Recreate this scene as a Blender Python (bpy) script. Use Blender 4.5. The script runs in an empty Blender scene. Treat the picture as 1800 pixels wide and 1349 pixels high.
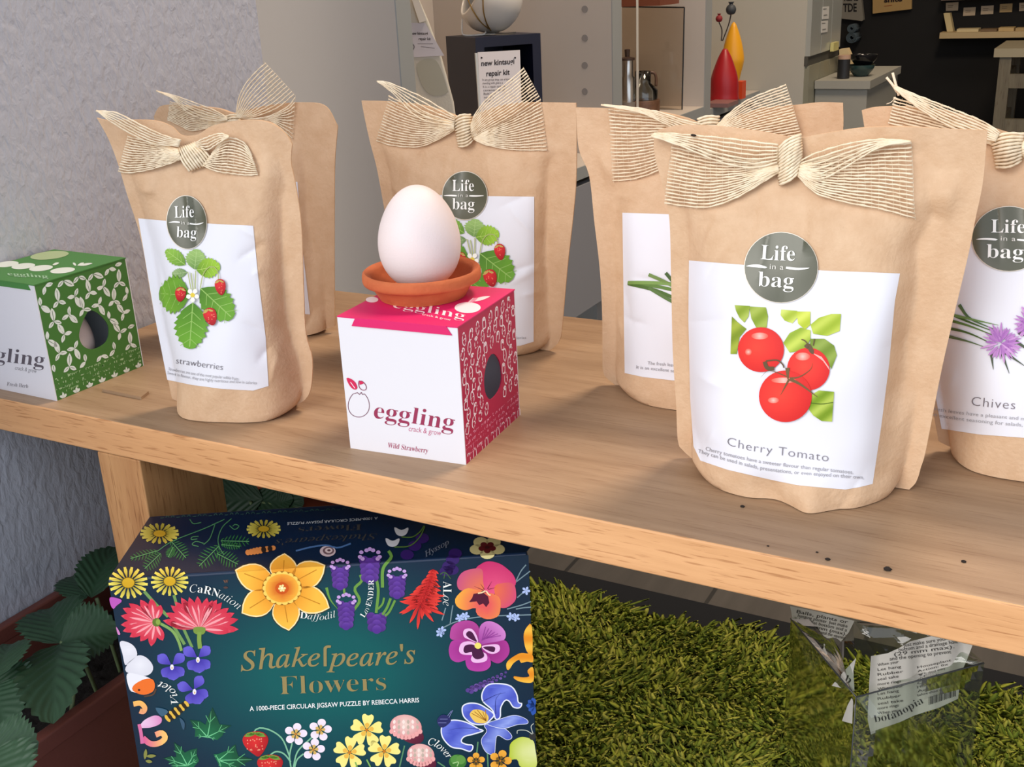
import bpy, bmesh, math, random
import numpy as np
from mathutils import Vector, Matrix
from mathutils.geometry import tessellate_polygon

random.seed(7)
rng = np.random.default_rng(7)
S = bpy.context.scene
COL = S.collection
TZ = 0.38                      # height of the bench top above the floor

# ------------------------------------------------------------------ camera
F_PX, YAW, PITCH, ROLL = 1926.434, .5086, .3549, -.0458
CAMP = np.array([.2297, -.473, .2712 + TZ])
def _axes():
    cy, sy, cp, sp = math.cos(YAW), math.sin(YAW), math.cos(PITCH), math.sin(PITCH)
    fw = np.array([-sy * cp, cy * cp, -sp]); r = np.array([cy, sy, 0.]); u = np.cross(r, fw)
    c, s = math.cos(ROLL), math.sin(ROLL)
    return c * r + s * u, -s * r + c * u, fw
RX, UP, FW = _axes()
cam = bpy.data.cameras.new('camera'); cam.sensor_width = 36; cam.sensor_fit = 'HORIZONTAL'
cam.lens = 36 * F_PX / 1800; cam.clip_start = .02; cam.clip_end = 60
camo = bpy.data.objects.new('camera', cam); COL.objects.link(camo)
M = Matrix.Identity(4)
for i in range(3):
    M[i][0], M[i][1], M[i][2], M[i][3] = RX[i], UP[i], -FW[i], CAMP[i]
camo.matrix_world = M
S.camera = camo

# ------------------------------------------------------------------ world, light, exposure
S.view_settings.view_transform = 'Standard'; S.view_settings.look = 'None'
S.view_settings.gamma = 1; S.view_settings.use_curve_mapping = False
S.view_settings.exposure = 0.27
w = bpy.data.worlds.new('overcast_sky'); S.world = w; w.use_nodes = True
w.node_tree.nodes['Background'].inputs[0].default_value = (.80, .88, 1.0, 1)
w.node_tree.nodes['Background'].inputs[1].default_value = 1.28
def sun(name, direction, strength, angle, color):
    l = bpy.data.lights.new(name, 'SUN'); l.energy = strength; l.angle = math.radians(angle); l.color = color
    o = bpy.data.objects.new(name, l); COL.objects.link(o); o.location = (0, -1, 3)
    o.rotation_euler = Vector(direction).to_track_quat('-Z', 'Y').to_euler()
    return o
sun('hazy_sun', (.26, .88, -.46), 1.5, 36, (1, .95, .88))
def area(name, loc, size, power, color):
    l = bpy.data.lights.new(name, 'AREA'); l.energy = power; l.size = size; l.color = color
    o = bpy.data.objects.new(name, l); COL.objects.link(o); o.location = loc
    return o
area('shop_ceiling_light', (.3, 1.3, 2.6), .6, 50, (1, .81, .62))
area('shop_ceiling_light', (.3, 3.0, 2.6), .6, 11, (1, .80, .58))

# ------------------------------------------------------------------ small maths
def at(px, py, x=None, y=None, z=None, p0=None, n=None):
    """the point of a plane of the place (x=, y=, z= or p0/n) that photo pixel px,py looks at"""
    d = FW + RX * (px - 900) / F_PX - UP * (py - 674.5) / F_PX
    if x is not None: t = (x - CAMP[0]) / d[0]
    elif y is not None: t = (y - CAMP[1]) / d[1]
    elif z is not None: t = (z - CAMP[2]) / d[2]
    else: t = np.dot(np.asarray(p0) - CAMP, n) / np.dot(d, n)
    return CAMP + d * t
def rays(P):
    P = np.asarray(P, float)
    return FW + RX * ((P[:, 0] - 900) / F_PX)[:, None] - UP * ((P[:, 1] - 674.5) / F_PX)[:, None]
def lin(c):
    return tuple(((v / 255) / 12.92 if v / 255 <= .04045 else ((v / 255 + .055) / 1.055) ** 2.4) for v in c[:3])
def spl(pts, n, closed=False):
    """n points along a smooth curve through pts, evenly spaced"""
    P = np.asarray(pts, float); k = len(P)
    if k == 2 and not closed:
        t = np.linspace(0, 1, n)[:, None]; return P[0] * (1 - t) + P[1] * t
    if closed: Q = np.vstack([P[-1], P, P[0], P[1]]); segs = k
    else: Q = np.vstack([2 * P[0] - P[1], P, 2 * P[-1] - P[-2]]); segs = k - 1
    out = []
    m = 12
    for i in range(segs):
        a, b, c, d = Q[i], Q[i + 1], Q[i + 2], Q[i + 3]
        for j in range(m):
            t = j / m
            out.append(.5 * (2 * b + (c - a) * t + (2 * a - 5 * b + 4 * c - d) * t * t + (3 * b - a - 3 * c + d) * t ** 3))
    if not closed: out.append(P[-1])
    else: out.append(P[0])
    out = np.array(out)
    L = np.r_[0, np.cumsum(np.linalg.norm(np.diff(out, axis=0), axis=1))]
    s = np.linspace(0, L[-1], n, endpoint=not closed)
    return np.stack([np.interp(s, L, out[:, i]) for i in range(out.shape[1])], 1)

# ------------------------------------------------------------------ materials
def mat(name, rgb, rough=.6, bump=0, bscale=200, mottle=0, mscale=8, rgb2=None, metal=0, spec=.5, stretch=(1, 1, 1), coat=0):
    m = bpy.data.materials.new(name); m.use_nodes = True
    nt = m.node_tree; b = nt.nodes['Principled BSDF']; L = nt.links.new
    c = lin(rgb); b.inputs['Base Color'].default_value = (*c, 1)
    b.inputs['Roughness'].default_value = rough; b.inputs['Metallic'].default_value = metal
    b.inputs['Specular IOR Level'].default_value = spec
    if coat: b.inputs['Coat Weight'].default_value = coat; b.inputs['Coat Roughness'].default_value = .15
    if mottle or bump:
        tc = nt.nodes.new('ShaderNodeTexCoord'); mp = nt.nodes.new('ShaderNodeMapping')
        mp.inputs['Scale'].default_value = stretch; L(tc.outputs['Object'], mp.inputs[0])
    if mottle:
        n = nt.nodes.new('ShaderNodeTexNoise'); n.inputs['Scale'].default_value = mscale; n.inputs['Detail'].default_value = 6
        n.inputs['Roughness'].default_value = .65
        L(mp.outputs[0], n.inputs['Vector'])
        r = nt.nodes.new('ShaderNodeValToRGB'); r.color_ramp.elements[0].position = .5 - .25; r.color_ramp.elements[1].position = .5 + .25
        c2 = lin(rgb2) if rgb2 else tuple(v * (1 - mottle) for v in c)
        r.color_ramp.elements[0].color = (*c2, 1); r.color_ramp.elements[1].color = (*c, 1)
        L(n.outputs['Fac'], r.inputs[0]); L(r.outputs[0], b.inputs['Base Color'])
    if bump:
        n2 = nt.nodes.new('ShaderNodeTexNoise'); n2.inputs['Scale'].default_value = bscale; n2.inputs['Detail'].default_value = 5
        L(mp.outputs[0], n2.inputs['Vector'])
        bp = nt.nodes.new('ShaderNodeBump'); bp.inputs['Strength'].default_value = bump; bp.inputs['Distance'].default_value = .002
        L(n2.outputs['Fac'], bp.inputs['Height']); L(bp.outputs[0], b.inputs['Normal'])
    return m
def wood(name, rgb, rgb2, axis, scale=1, rough=.5, spec=.5, fleck=.8):
    """long grain along one axis, with flecks"""
    m = bpy.data.materials.new(name); m.use_nodes = True
    nt = m.node_tree; b = nt.nodes['Principled BSDF']; L = nt.links.new
    tc = nt.nodes.new('ShaderNodeTexCoord'); mp = nt.nodes.new('ShaderNodeMapping')
    sc = [60 * scale] * 3; sc[axis] = 4 * scale; mp.inputs['Scale'].default_value = sc
    L(tc.outputs['Object'], mp.inputs[0])
    n = nt.nodes.new('ShaderNodeTexNoise'); n.inputs['Scale'].default_value = 1; n.inputs['Detail'].default_value = 8; n.inputs['Roughness'].default_value = .6
    n.inputs['Distortion'].default_value = .4
    L(mp.outputs[0], n.inputs['Vector'])
    r = nt.nodes.new('ShaderNodeValToRGB'); r.color_ramp.elements[0].position = .3; r.color_ramp.elements[1].position = .68
    r.color_ramp.elements[0].color = (*lin(rgb2), 1); r.color_ramp.elements[1].color = (*lin(rgb), 1)
    L(n.outputs['Fac'], r.inputs[0])
    mp2 = nt.nodes.new('ShaderNodeMapping'); sc2 = [640 * scale] * 3; sc2[axis] = 40 * scale; mp2.inputs['Scale'].default_value = sc2
    L(tc.outputs['Object'], mp2.inputs[0])
    n2 = nt.nodes.new('ShaderNodeTexNoise'); n2.inputs['Scale'].default_value = 1; n2.inputs['Detail'].default_value = 2
    L(mp2.outputs[0], n2.inputs['Vector'])
    r2 = nt.nodes.new('ShaderNodeValToRGB'); r2.color_ramp.elements[0].position = .32; r2.color_ramp.elements[1].position = .43
    r2.color_ramp.elements[0].color = (.60, .50, .42, 1); r2.color_ramp.elements[1].color = (1, 1, 1, 1)
    L(n2.outputs['Fac'], r2.inputs[0])
    mx = nt.nodes.new('ShaderNodeMix'); mx.data_type = 'RGBA'; mx.blend_type = 'MULTIPLY'; mx.inputs[0].default_value = fleck
    L(r.outputs[0], mx.inputs[6]); L(r2.outputs[0], mx.inputs[7]); L(mx.outputs[2], b.inputs['Base Color'])
    b.inputs['Roughness'].default_value = rough; b.inputs['Specular IOR Level'].default_value = spec
    bp = nt.nodes.new('ShaderNodeBump'); bp.inputs['Strength'].default_value = .12; bp.inputs['Distance'].default_value = .001
    L(n2.outputs['Fac'], bp.inputs['Height']); L(bp.outputs[0], b.inputs['Normal'])
    return m
def printed(name, rough=.6, spec=.4, coat=0):
    """ink colours carried by the mesh"""
    m = bpy.data.materials.new(name); m.use_nodes = True
    nt = m.node_tree; b = nt.nodes['Principled BSDF']
    a = nt.nodes.new('ShaderNodeVertexColor'); a.layer_name = 'ink'
    nt.links.new(a.outputs['Color'], b.inputs['Base Color'])
    b.inputs['Roughness'].default_value = rough; b.inputs['Specular IOR Level'].default_value = spec
    if coat: b.inputs['Coat Weight'].default_value = coat; b.inputs['Coat Roughness'].default_value = .2
    return m
def film(name, tint=(255, 255, 255), refl=.12, rough=.05):
    m = bpy.data.materials.new(name); m.use_nodes = True
    nt = m.node_tree; L = nt.links.new
    for n in list(nt.nodes):
        if n.type == 'BSDF_PRINCIPLED': nt.nodes.remove(n)
    out = [n for n in nt.nodes if n.type == 'OUTPUT_MATERIAL'][0]
    tr = nt.nodes.new('ShaderNodeBsdfTransparent'); tr.inputs[0].default_value = (*lin(tint), 1)
    gl = nt.nodes.new('ShaderNodeBsdfGlossy'); gl.inputs['Roughness'].default_value = rough
    fr = nt.nodes.new('ShaderNodeFresnel'); fr.inputs[0].default_value = 1.45
    ad = nt.nodes.new('ShaderNodeMath'); ad.operation = 'MULTIPLY_ADD'; ad.inputs[1].default_value = .9; ad.inputs[2].default_value = refl
    mx = nt.nodes.new('ShaderNodeMixShader')
    L(fr.outputs[0], ad.inputs[0]); L(ad.outputs[0], mx.inputs[0]); L(tr.outputs[0], mx.inputs[1]); L(gl.outputs[0], mx.inputs[2]); L(mx.outputs[0], out.inputs[0])
    return m

# ------------------------------------------------------------------ objects
ORG = {}
def tag(o, label=None, cat=None, group=None, kind=None):
    for k, v in (('label', label), ('category', cat), ('group', group), ('kind', kind)):
        if v: o[k] = v
    return o
def thing(name, loc, label, cat, group=None):
    o = bpy.data.objects.new(name, None); COL.objects.link(o); o.location = loc; o.empty_display_size = .02
    ORG[o] = np.asarray(loc, float)
    return tag(o, label, cat, group)
def build(name, V, Fc, m, parent=None, smooth=False, col=None, label=None):
    V = np.asarray(V, float)
    if parent is not None: org = ORG[parent]
    else: org = np.array([(V[:, 0].min() + V[:, 0].max()) / 2, (V[:, 1].min() + V[:, 1].max()) / 2, V[:, 2].min()])
    me = bpy.data.meshes.new(name); me.from_pydata((V - org).tolist(), [], [list(map(int, f)) for f in Fc]); me.update()
    if m is not None: me.materials.append(m)
    if smooth: me.polygons.foreach_set('use_smooth', [True] * len(me.polygons))
    if col is not None:
        a = me.color_attributes.new('ink', 'FLOAT_COLOR', 'POINT')
        c = np.ones((len(V), 4)); c[:, :3] = col; a.data.foreach_set('color', c.ravel())
    o = bpy.data.objects.new(name, me); COL.objects.link(o); ORG[o] = org
    if parent is not None: o.parent = parent
    else: o.location = org
    if label: o['label'] = label
    return o
class MB:
    def __init__(s): s.v = []; s.f = []
    def add(s, V, Fc):
        n = len(s.v); s.v += [tuple(p) for p in np.asarray(V, float)]; s.f += [[i + n for i in f] for f in Fc]
    def box(s, lo, hi, M=None):
        x0, y0, z0 = lo; x1, y1, z1 = hi
        V = np.array([(x, y, z) for z in (z0, z1) for y in (y0, y1) for x in (x0, x1)], float)
        if M is not None: V = np.array([M @ Vector(p) for p in V])
        s.add(V, [(0, 2, 3, 1), (4, 5, 7, 6), (0, 1, 5, 4), (2, 6, 7, 3), (0, 4, 6, 2), (1, 3, 7, 5)])
    def prism(s, pts, d):
        """closed solid: polygon pts (3D) pushed along vector d"""
        P = np.asarray(pts, float); n = len(P)
        s.add(np.vstack([P, P + np.asarray(d)]), [list(range(n))[::-1], list(range(n, 2 * n))] + [(i, (i + 1) % n, n + (i + 1) % n, n + i) for i in range(n)])
    def tube(s, P, r, sides=6, closed=False, cap=True):
        P = np.asarray(P, float); k = len(P); r = np.broadcast_to(np.asarray(r, float), (k,))
        T = np.gradient(P, axis=0); T /= np.linalg.norm(T, axis=1)[:, None] + 1e-12
        up = np.array([.13, .21, 1.]); A = np.cross(T, up); A /= np.linalg.norm(A, axis=1)[:, None] + 1e-9; B = np.cross(T, A)
        an = np.linspace(0, 2 * np.pi, sides, endpoint=False)
        V = P[:, None] + r[:, None, None] * (np.cos(an)[None, :, None] * A[:, None] + np.sin(an)[None, :, None] * B[:, None])
        Fc = []
        for i in range(k - 1):
            for j in range(sides):
                a = i * sides + j; b = i * sides + (j + 1) % sides
                Fc.append((a, b, b + sides, a + sides))
        if cap: Fc += [list(range(sides))[::-1], list(range((k - 1) * sides, k * sides))]
        s.add(V.reshape(-1, 3), Fc)
    def lathe(s, prof, c=(0, 0, 0), n=48):
        prof = np.asarray(prof, float); k = len(prof); an = np.linspace(0, 2 * np.pi, n, endpoint=False)
        V = [(c[0] + r * math.cos(a), c[1] + r * math.sin(a), c[2] + z) for r, z in prof for a in an]
        Fc = [(i * n + j, i * n + (j + 1) % n, (i + 1) * n + (j + 1) % n, (i + 1) * n + j) for i in range(k - 1) for j in range(n)]
        s.add(V, Fc)
    def grid(s, G):
        G = np.asarray(G, float); a, b = G.shape[:2]
        s.add(G.reshape(-1, 3), [(i * b + j, i * b + j + 1, (i + 1) * b + j + 1, (i + 1) * b + j) for i in range(a - 1) for j in range(b - 1)])
    def build(s, name, m, parent=None, smooth=False, label=None, bevel=0, sharp=None):
        o = build(name, s.v, s.f, m, parent, smooth, None, label)
        if bevel:
            b = o.modifiers.new('edge', 'BEVEL'); b.width = bevel; b.segments = 3; b.limit_method = 'ANGLE'
            if not smooth: o.data.polygons.foreach_set('use_smooth', [True] * len(o.data.polygons)); wn = o.modifiers.new('wn', 'WEIGHTED_NORMAL')
        if sharp: o.data.set_sharp_from_angle(angle=math.radians(sharp))
        return o
def structure(o): o['kind'] = 'structure'; return o

# ------------------------------------------------------------------ lettering and printed pictures
def serif(s):
    return ''.join(chr(0x1D400 + ord(c) - 65) if 'A' <= c <= 'Z' else chr(0x1D41A + ord(c) - 97) if 'a' <= c <= 'z' else chr(0x1D7CE + ord(c) - 48) if '0' <= c <= '9' else c for c in s)
def ital(s):
    return ''.join('\u210e' if c == 'h' else chr(0x1D434 + ord(c) - 65) if 'A' <= c <= 'Z' else chr(0x1D44E + ord(c) - 97) if 'a' <= c <= 'z' else c for c in s)
_tc = {}
def glyphs(s, off=0., shear=0., space=1.):
    k = (s, off, shear, space)
    if k not in _tc:
        c = bpy.data.curves.new('t', 'FONT'); c.body = s; c.size = 1; c.offset = off; c.shear = shear; c.space_character = space; c.resolution_u = 3
        o = bpy.data.objects.new('t', c); COL.objects.link(o)
        dg = bpy.context.evaluated_depsgraph_get(); e = o.evaluated_get(dg); me = e.to_mesh()
        V = np.array([v.co[:2] for v in me.vertices]); Fc = [tuple(p.vertices) for p in me.polygons]
        e.to_mesh_clear(); bpy.data.objects.remove(o); bpy.data.curves.remove(c)
        _tc[k] = (V, Fc)
    return _tc[k]
class Print:
    """flat shapes drawn in 2D and laid on a surface: fmap(points Nx2, lift N) -> Nx3"""
    def __init__(s, fmap, maxlen=9, line=None, step=.00002, base=.0001):
        s.f = fmap; s.maxlen = maxlen; s.line = line; s.t = []; s.layer = 0; s.step = step; s.base = base
    def tris(s, P, tri, color, layer=None):
        if layer is None: layer = s.layer
        for t in tri: s.t.append((np.array([P[i] for i in t], float), color, layer))
    def poly(s, pts, color, smooth=0, layer=None):
        P = np.asarray(pts, float)
        if smooth: P = spl(P, smooth, True)
        tri = tessellate_polygon([[Vector((p[0], p[1], 0)) for p in P]])
        s.tris(P, tri, color, layer); s.layer += layer is None
    def ell(s, cx, cy, rx, ry, color, ang=0, n=28, layer=None):
        t = np.linspace(0, 2 * np.pi, n, endpoint=False); c, d = math.cos(ang), math.sin(ang)
        x, y = rx * np.cos(t), ry * np.sin(t)
        s.poly(np.stack([cx + x * c - y * d, cy + x * d + y * c], 1), color, layer=layer)
    def stroke(s, pts, wd, color, n=14, layer=None, taper=False):
        P = spl(pts, n); T = np.gradient(P, axis=0); T /= np.linalg.norm(T, axis=1)[:, None] + 1e-9
        N = np.stack([-T[:, 1], T[:, 0]], 1)
        ww = np.full(n, wd / 2.) if not taper else wd / 2 * np.linspace(1, .12, n)
        A = P + N * ww[:, None]; B = P - N * ww[:, None]
        s.tris(np.vstack([A, B]), [(i, i + 1, n + i + 1) for i in range(n - 1)] + [(i, n + i + 1, n + i) for i in range(n - 1)], color, layer); s.layer += layer is None
    def petal(s, b, t, wd, color, shape=.5, n=9, layer=None, blunt=0):
        b, t = np.asarray(b, float), np.asarray(t, float); d = t - b; nn = np.array([-d[1], d[0]]) / (np.linalg.norm(d) + 1e-9)
        u = np.linspace(0, 1, n); h = np.sin(np.pi * u ** (math.log(.5) / math.log(shape))) ** .8
        h = np.maximum(h, blunt * (u > .5))
        A = b + d * u[:, None] + nn * (h * wd / 2)[:, None]; B = b + d * u[:, None] - nn * (h * wd / 2)[:, None]
        s.tris(np.vstack([A, B]), [(i, i + 1, n + i + 1) for i in range(n - 1)] + [(i, n + i + 1, n + i) for i in range(n - 1)], color, layer); s.layer += layer is None
    def text(s, txt, path, em, color, off=0., shear=0., space=1., up=None, layer=None):
        V, Fc = glyphs(txt, off, shear, space)
        if not len(V): return
        P = spl(path, 60); L = np.r_[0, np.cumsum(np.linalg.norm(np.diff(P, axis=0), axis=1))]
        x0, x1 = V[:, 0].min(), V[:, 0].max(); q = (V[:, 0] - x0) / (x1 - x0) * L[-1]
        T = np.gradient(P, axis=0); T /= np.linalg.norm(T, axis=1)[:, None]
        bx, by = np.interp(q, L, P[:, 0]), np.interp(q, L, P[:, 1]); tx, ty = np.interp(q, L, T[:, 0]), np.interp(q, L, T[:, 1])
        if up is None: ux, uy = ty, -tx
        else: ux, uy = np.full(len(q), up[0]), np.full(len(q), up[1])
        P2 = np.stack([bx + ux * V[:, 1] * em, by + uy * V[:, 1] * em], 1)
        tri = []
        for f in Fc: tri += [(f[0], f[i], f[i + 1]) for i in range(1, len(f) - 1)]
        s.tris(P2, tri, color, layer); s.layer += layer is None
    def build(s, name, m, parent, label=None):
        out = []
        ml = s.maxlen ** 2
        def clip(t):
            if s.line is None: return [t]
            (ax, ay), (bx, by) = s.line
            d = [(bx - ax) * (p[1] - ay) - (by - ay) * (p[0] - ax) for p in t]
            if min(d) >= -1e-6 or max(d) <= 1e-6: return [t]
            A, B = [], []
            for i in range(3):
                p, q, dp, dq = t[i], t[(i + 1) % 3], d[i], d[(i + 1) % 3]
                (A if dp >= 0 else B).append(p)
                if dp * dq < 0:
                    m_ = p + (q - p) * dp / (dp - dq); A.append(m_); B.append(m_)
            r = []
            for Q in (A, B):
                r += [np.array([Q[0], Q[i], Q[i + 1]]) for i in range(1, len(Q) - 1)]
            return r
        for t0, c, ly in s.t:
            if (t0[1, 0] - t0[0, 0]) * (t0[2, 1] - t0[0, 1]) - (t0[1, 1] - t0[0, 1]) * (t0[2, 0] - t0[0, 0]) > 0: t0 = t0[::-1]
            st = [(t, 0) for t in clip(t0)]
            while st:
                t, dp = st.pop()
                e = [((t[(i + 1) % 3] - t[i]) ** 2).sum() for i in range(3)]; i = int(np.argmax(e))
                if e[i] > ml and dp < 14:
                    a, b, cc = t[i], t[(i + 1) % 3], t[(i + 2) % 3]; mm = (a + b) / 2
                    st.append((np.array([a, mm, cc]), dp + 1)); st.append((np.array([mm, b, cc]), dp + 1))
                else: out.append((t, c, ly))
        key = {}; V = []; C = []; Lf = []; Fc = []
        for t, c, ly in out:
            f = []
            if s.line is not None:      # keep each piece on its own side of a box edge
                (ax, ay), (bx, by) = s.line; nl = np.array([-(by - ay), bx - ax]); nl = nl / np.linalg.norm(nl); dd = (t - s.line[0]) @ nl
                sg = 1. if dd.mean() > 0 else -1.; t = t + nl * (np.where(np.abs(dd) < .04, sg * .05, 0.))[:, None]
            for p in t:
                col = lin(c(p)) if callable(c) else lin(c)
                k = (round(p[0], 3), round(p[1], 3), ly, col)
                if k not in key: key[k] = len(V); V.append(p); C.append(col); Lf.append(s.base + s.step * ly)
                f.append(key[k])
            if len(set(f)) == 3: Fc.append(f)
        return build(name, s.f(np.array(V), np.array(Lf)), Fc, m, parent, True, np.array(C), label)
def plane_map(p0, n):
    p0, n = np.asarray(p0, float), np.asarray(n, float)
    def f(P, lift):
        D = rays(P); t = ((p0 - CAMP) @ n + lift) / (D @ n)
        return CAMP + D * t[:, None]
    return f
def uv_map(o, ex, ey, n):
    o, ex, ey, n = [np.asarray(a, float) for a in (o, ex, ey, n)]
    return lambda P, lift: o + np.outer(P[:, 0], ex) + np.outer(P[:, 1], ey) + np.outer(lift, n)
def mixc(a, b, t):
    t = max(0, min(1, t)); return tuple(a[i] + (b[i] - a[i]) * t for i in range(3))
def radial(cx, cy, r, a, b):
    return lambda p: mixc(a, b, math.hypot(p[0] - cx, p[1] - cy) / r)
INK = printed('ink_on_matte_paper', .6, .3)
INKG = printed('ink_on_glossy_card', .28, .35)
INKS = printed('ink_on_sticker', .3, .5)
# ================================================================== the setting
M_plaster = mat('rough_grey_plaster', (184, 185, 194), .92, mottle=.08, mscale=6)
def plaster_nodes(m):
    nt = m.node_tree; b = nt.nodes['Principled BSDF']; L = nt.links.new
    tc = nt.nodes.new('ShaderNodeTexCoord'); mp = nt.nodes.new('ShaderNodeMapping'); mp.inputs['Scale'].default_value = (150, 165, 85)
    L(tc.outputs['Object'], mp.inputs[0])
    n = nt.nodes.new('ShaderNodeTexNoise'); n.inputs['Scale'].default_value = 1; n.inputs['Detail'].default_value = 5; n.inputs['Distortion'].default_value = .35
    L(mp.outputs[0], n.inputs['Vector'])
    bp = nt.nodes.new('ShaderNodeBump'); bp.inputs['Strength'].default_value = .6; bp.inputs['Distance'].default_value = .0035
    L(n.outputs['Fac'], bp.inputs['Height']); L(bp.outputs[0], b.inputs['Normal'])
plaster_nodes(M_plaster)
M_white_paint = mat('cream_wall_paint', (205, 198, 190), .8)
M_dark_paint = mat('black_wall_paint', (17, 16, 16), .85)
M_paving = mat('grey_paving', (165, 160, 152), .9, mottle=.2, mscale=3)
def planks_material():
    m = bpy.data.materials.new('dark_floor_planks'); m.use_nodes = True; nt = m.node_tree; b = nt.nodes['Principled BSDF']; L = nt.links.new
    tc = nt.nodes.new('ShaderNodeTexCoord'); mp = nt.nodes.new('ShaderNodeMapping'); L(tc.outputs['Object'], mp.inputs[0]); mp.inputs['Rotation'].default_value = (0, 0, math.radians(90))
    br = nt.nodes.new('ShaderNodeTexBrick'); br.inputs['Scale'].default_value = 1; br.inputs['Brick Width'].default_value = 1.2; br.inputs['Row Height'].default_value = .17
    br.inputs['Mortar Size'].default_value = .0025; br.inputs['Color1'].default_value = (*lin((72, 68, 64)), 1); br.inputs['Color2'].default_value = (*lin((60, 57, 54)), 1)
    br.inputs['Mortar'].default_value = (*lin((14, 14, 14)), 1)
    L(mp.outputs[0], br.inputs['Vector'])
    mp2 = nt.nodes.new('ShaderNodeMapping'); mp2.inputs['Scale'].default_value = (60, 5, 1); L(tc.outputs['Object'], mp2.inputs[0])
    n = nt.nodes.new('ShaderNodeTexNoise'); n.inputs['Detail'].default_value = 6; n.inputs['Scale'].default_value = 1; L(mp2.outputs[0], n.inputs['Vector'])
    mx = nt.nodes.new('ShaderNodeMix'); mx.data_type = 'RGBA'; mx.blend_type = 'MULTIPLY'; mx.inputs[0].default_value = .6
    r = nt.nodes.new('ShaderNodeValToRGB'); r.color_ramp.elements[0].color = (.45, .45, .45, 1); r.color_ramp.elements[0].position = .3; r.color_ramp.elements[1].position = .7
    L(n.outputs['Fac'], r.inputs[0]); L(br.outputs['Color'], mx.inputs[6]); L(r.outputs[0], mx.inputs[7]); L(mx.outputs[2], b.inputs['Base Color'])
    b.inputs['Roughness'].default_value = .55
    return m
def slab(name, lo, hi, m):
    b = MB(); b.box(lo, hi); return structure(b.build(name, m))
slab('floor', (-1.1, -.25, -.1), (2.6, 4.7, 0), planks_material())
slab('floor_paving_outside', (-4, -5, -.12), (4, -.25, -.005), M_paving)
slab('trim_1', (-1.0, .468, 0), (2.4, .512, .012), mat('black_threshold_strip', (20, 23, 28), .8, spec=.2))
slab('wall_left', (-.85, -.42, 0), (-.5, .375, 2.9), M_plaster)
slab('wall_shop_left', (-1.15, .375, 0), (-1.0, 4.7, 2.8), M_white_paint)
slab('wall_back', (-1.15, 4.6, 0), (2.7, 4.75, 2.8), M_dark_paint)
slab('wall_right', (2.6, .375, 0), (2.75, 4.7, 2.8), M_white_paint)
slab('wall_front', (-.5, .2, 2.15), (2.75, .375, 2.9), M_plaster)
slab('added_shade_canopy', (-.85, -.75, 2.25), (2.75, .2, 2.35), M_plaster)  # unseen canopy, added to cut the sky light on upward faces
slab('ceiling', (-1.15, .375, 2.8), (2.75, 4.7, 2.9), M_white_paint)

# ================================================================== bench
W_top = wood('beech_grain_along_bench', (172, 142, 112), (146, 116, 88), 0, 1, .5, .35, .4)
W_leg = wood('beech_grain_upright', (198, 148, 98), (168, 116, 72), 2, 1, .45)
bench = thing('wooden_bench', (.1, .164, 0), 'long plain beech wood bench that carries the paper bags and egg boxes', 'bench')
b = MB(); b.box((-.4945, 0, TZ - .0261), (.70, .3285, TZ)); top = b.build('bench_top', W_top, bench, bevel=.0015)
W_edge = wood('beech_edge_lit', (222, 168, 118), (198, 144, 96), 0, 1, .5, .3); top.data.materials.append(W_edge)  # same beech in a lighter colour: light on the front is painted in
for f in top.data.polygons:
    if f.normal.y < -.9: f.material_index = 1
for (lx, ly) in ((-.368, .0), (-.368, .2535), (.58, .0), (.58, .2535)):
    b = MB(); b.box((lx, ly + .0005, 0), (lx + .041, ly + .0745, TZ - .0262)); b.build('leg', W_leg, bench, bevel=.0012)
b = MB(); b.box((-.355, .0745, TZ - .075), (-.34, .2535, TZ - .0262)); b.build('apron_rail', W_leg, bench)

# splinter of wood and soil crumbs lying on the bench
P = [at(180, 689, z=TZ), at(249, 703, z=TZ), at(262, 693, z=TZ), at(205, 683, z=TZ)]
b = MB(); b.prism(P[::-1], (0, 0, .0022)); tag(b.build('wood_chip', W_top), 'small flat wood splinter lying on the bench beside the green box', 'wood chip')
M_soil = mat('black_soil', (38, 28, 22), .95, bump=.6, bscale=400)
crumbs = [(1305, 892, 4.5, 'soil crumb below the left half of the cherry tomato bag, nearest to it'),
          (1350, 961, 2.5, 'smallest soil crumb on the bench, straight in front of the cherry tomato bag'),
          (1436, 972, 2.5, 'tiny soil crumb just behind the flat one at the bench edge'),
          (1455, 985, 4.5, 'flat soil crumb right at the front bench edge below the tomato bag'),
          (1560, 1003, 7, 'largest dark soil crumb on the bench top near the front edge'),
          (1694, 989, 4.5, 'rightmost dark soil crumb on the bench top')]
for px, py, s_, lb in crumbs:
    c = at(px, py, z=TZ); r = s_ * .00017; bm = bmesh.new(); bmesh.ops.create_icosphere(bm, subdivisions=2, radius=1)
    V = [(c[0] + v.co.x * r * 1.6 * (1 + .25 * random.uniform(-1, 1)), c[1] + v.co.y * r * (1 + .25 * random.uniform(-1, 1)), c[2] + r * .6 + max(v.co.z, -.55) * r) for v in bm.verts]
    Fc = [[v.index for v in f.verts] for f in bm.faces]; bm.free()
    tag(build('soil_crumb', V, Fc, M_soil, smooth=True), lb, 'soil crumb', 'soil crumbs on the bench')
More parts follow.
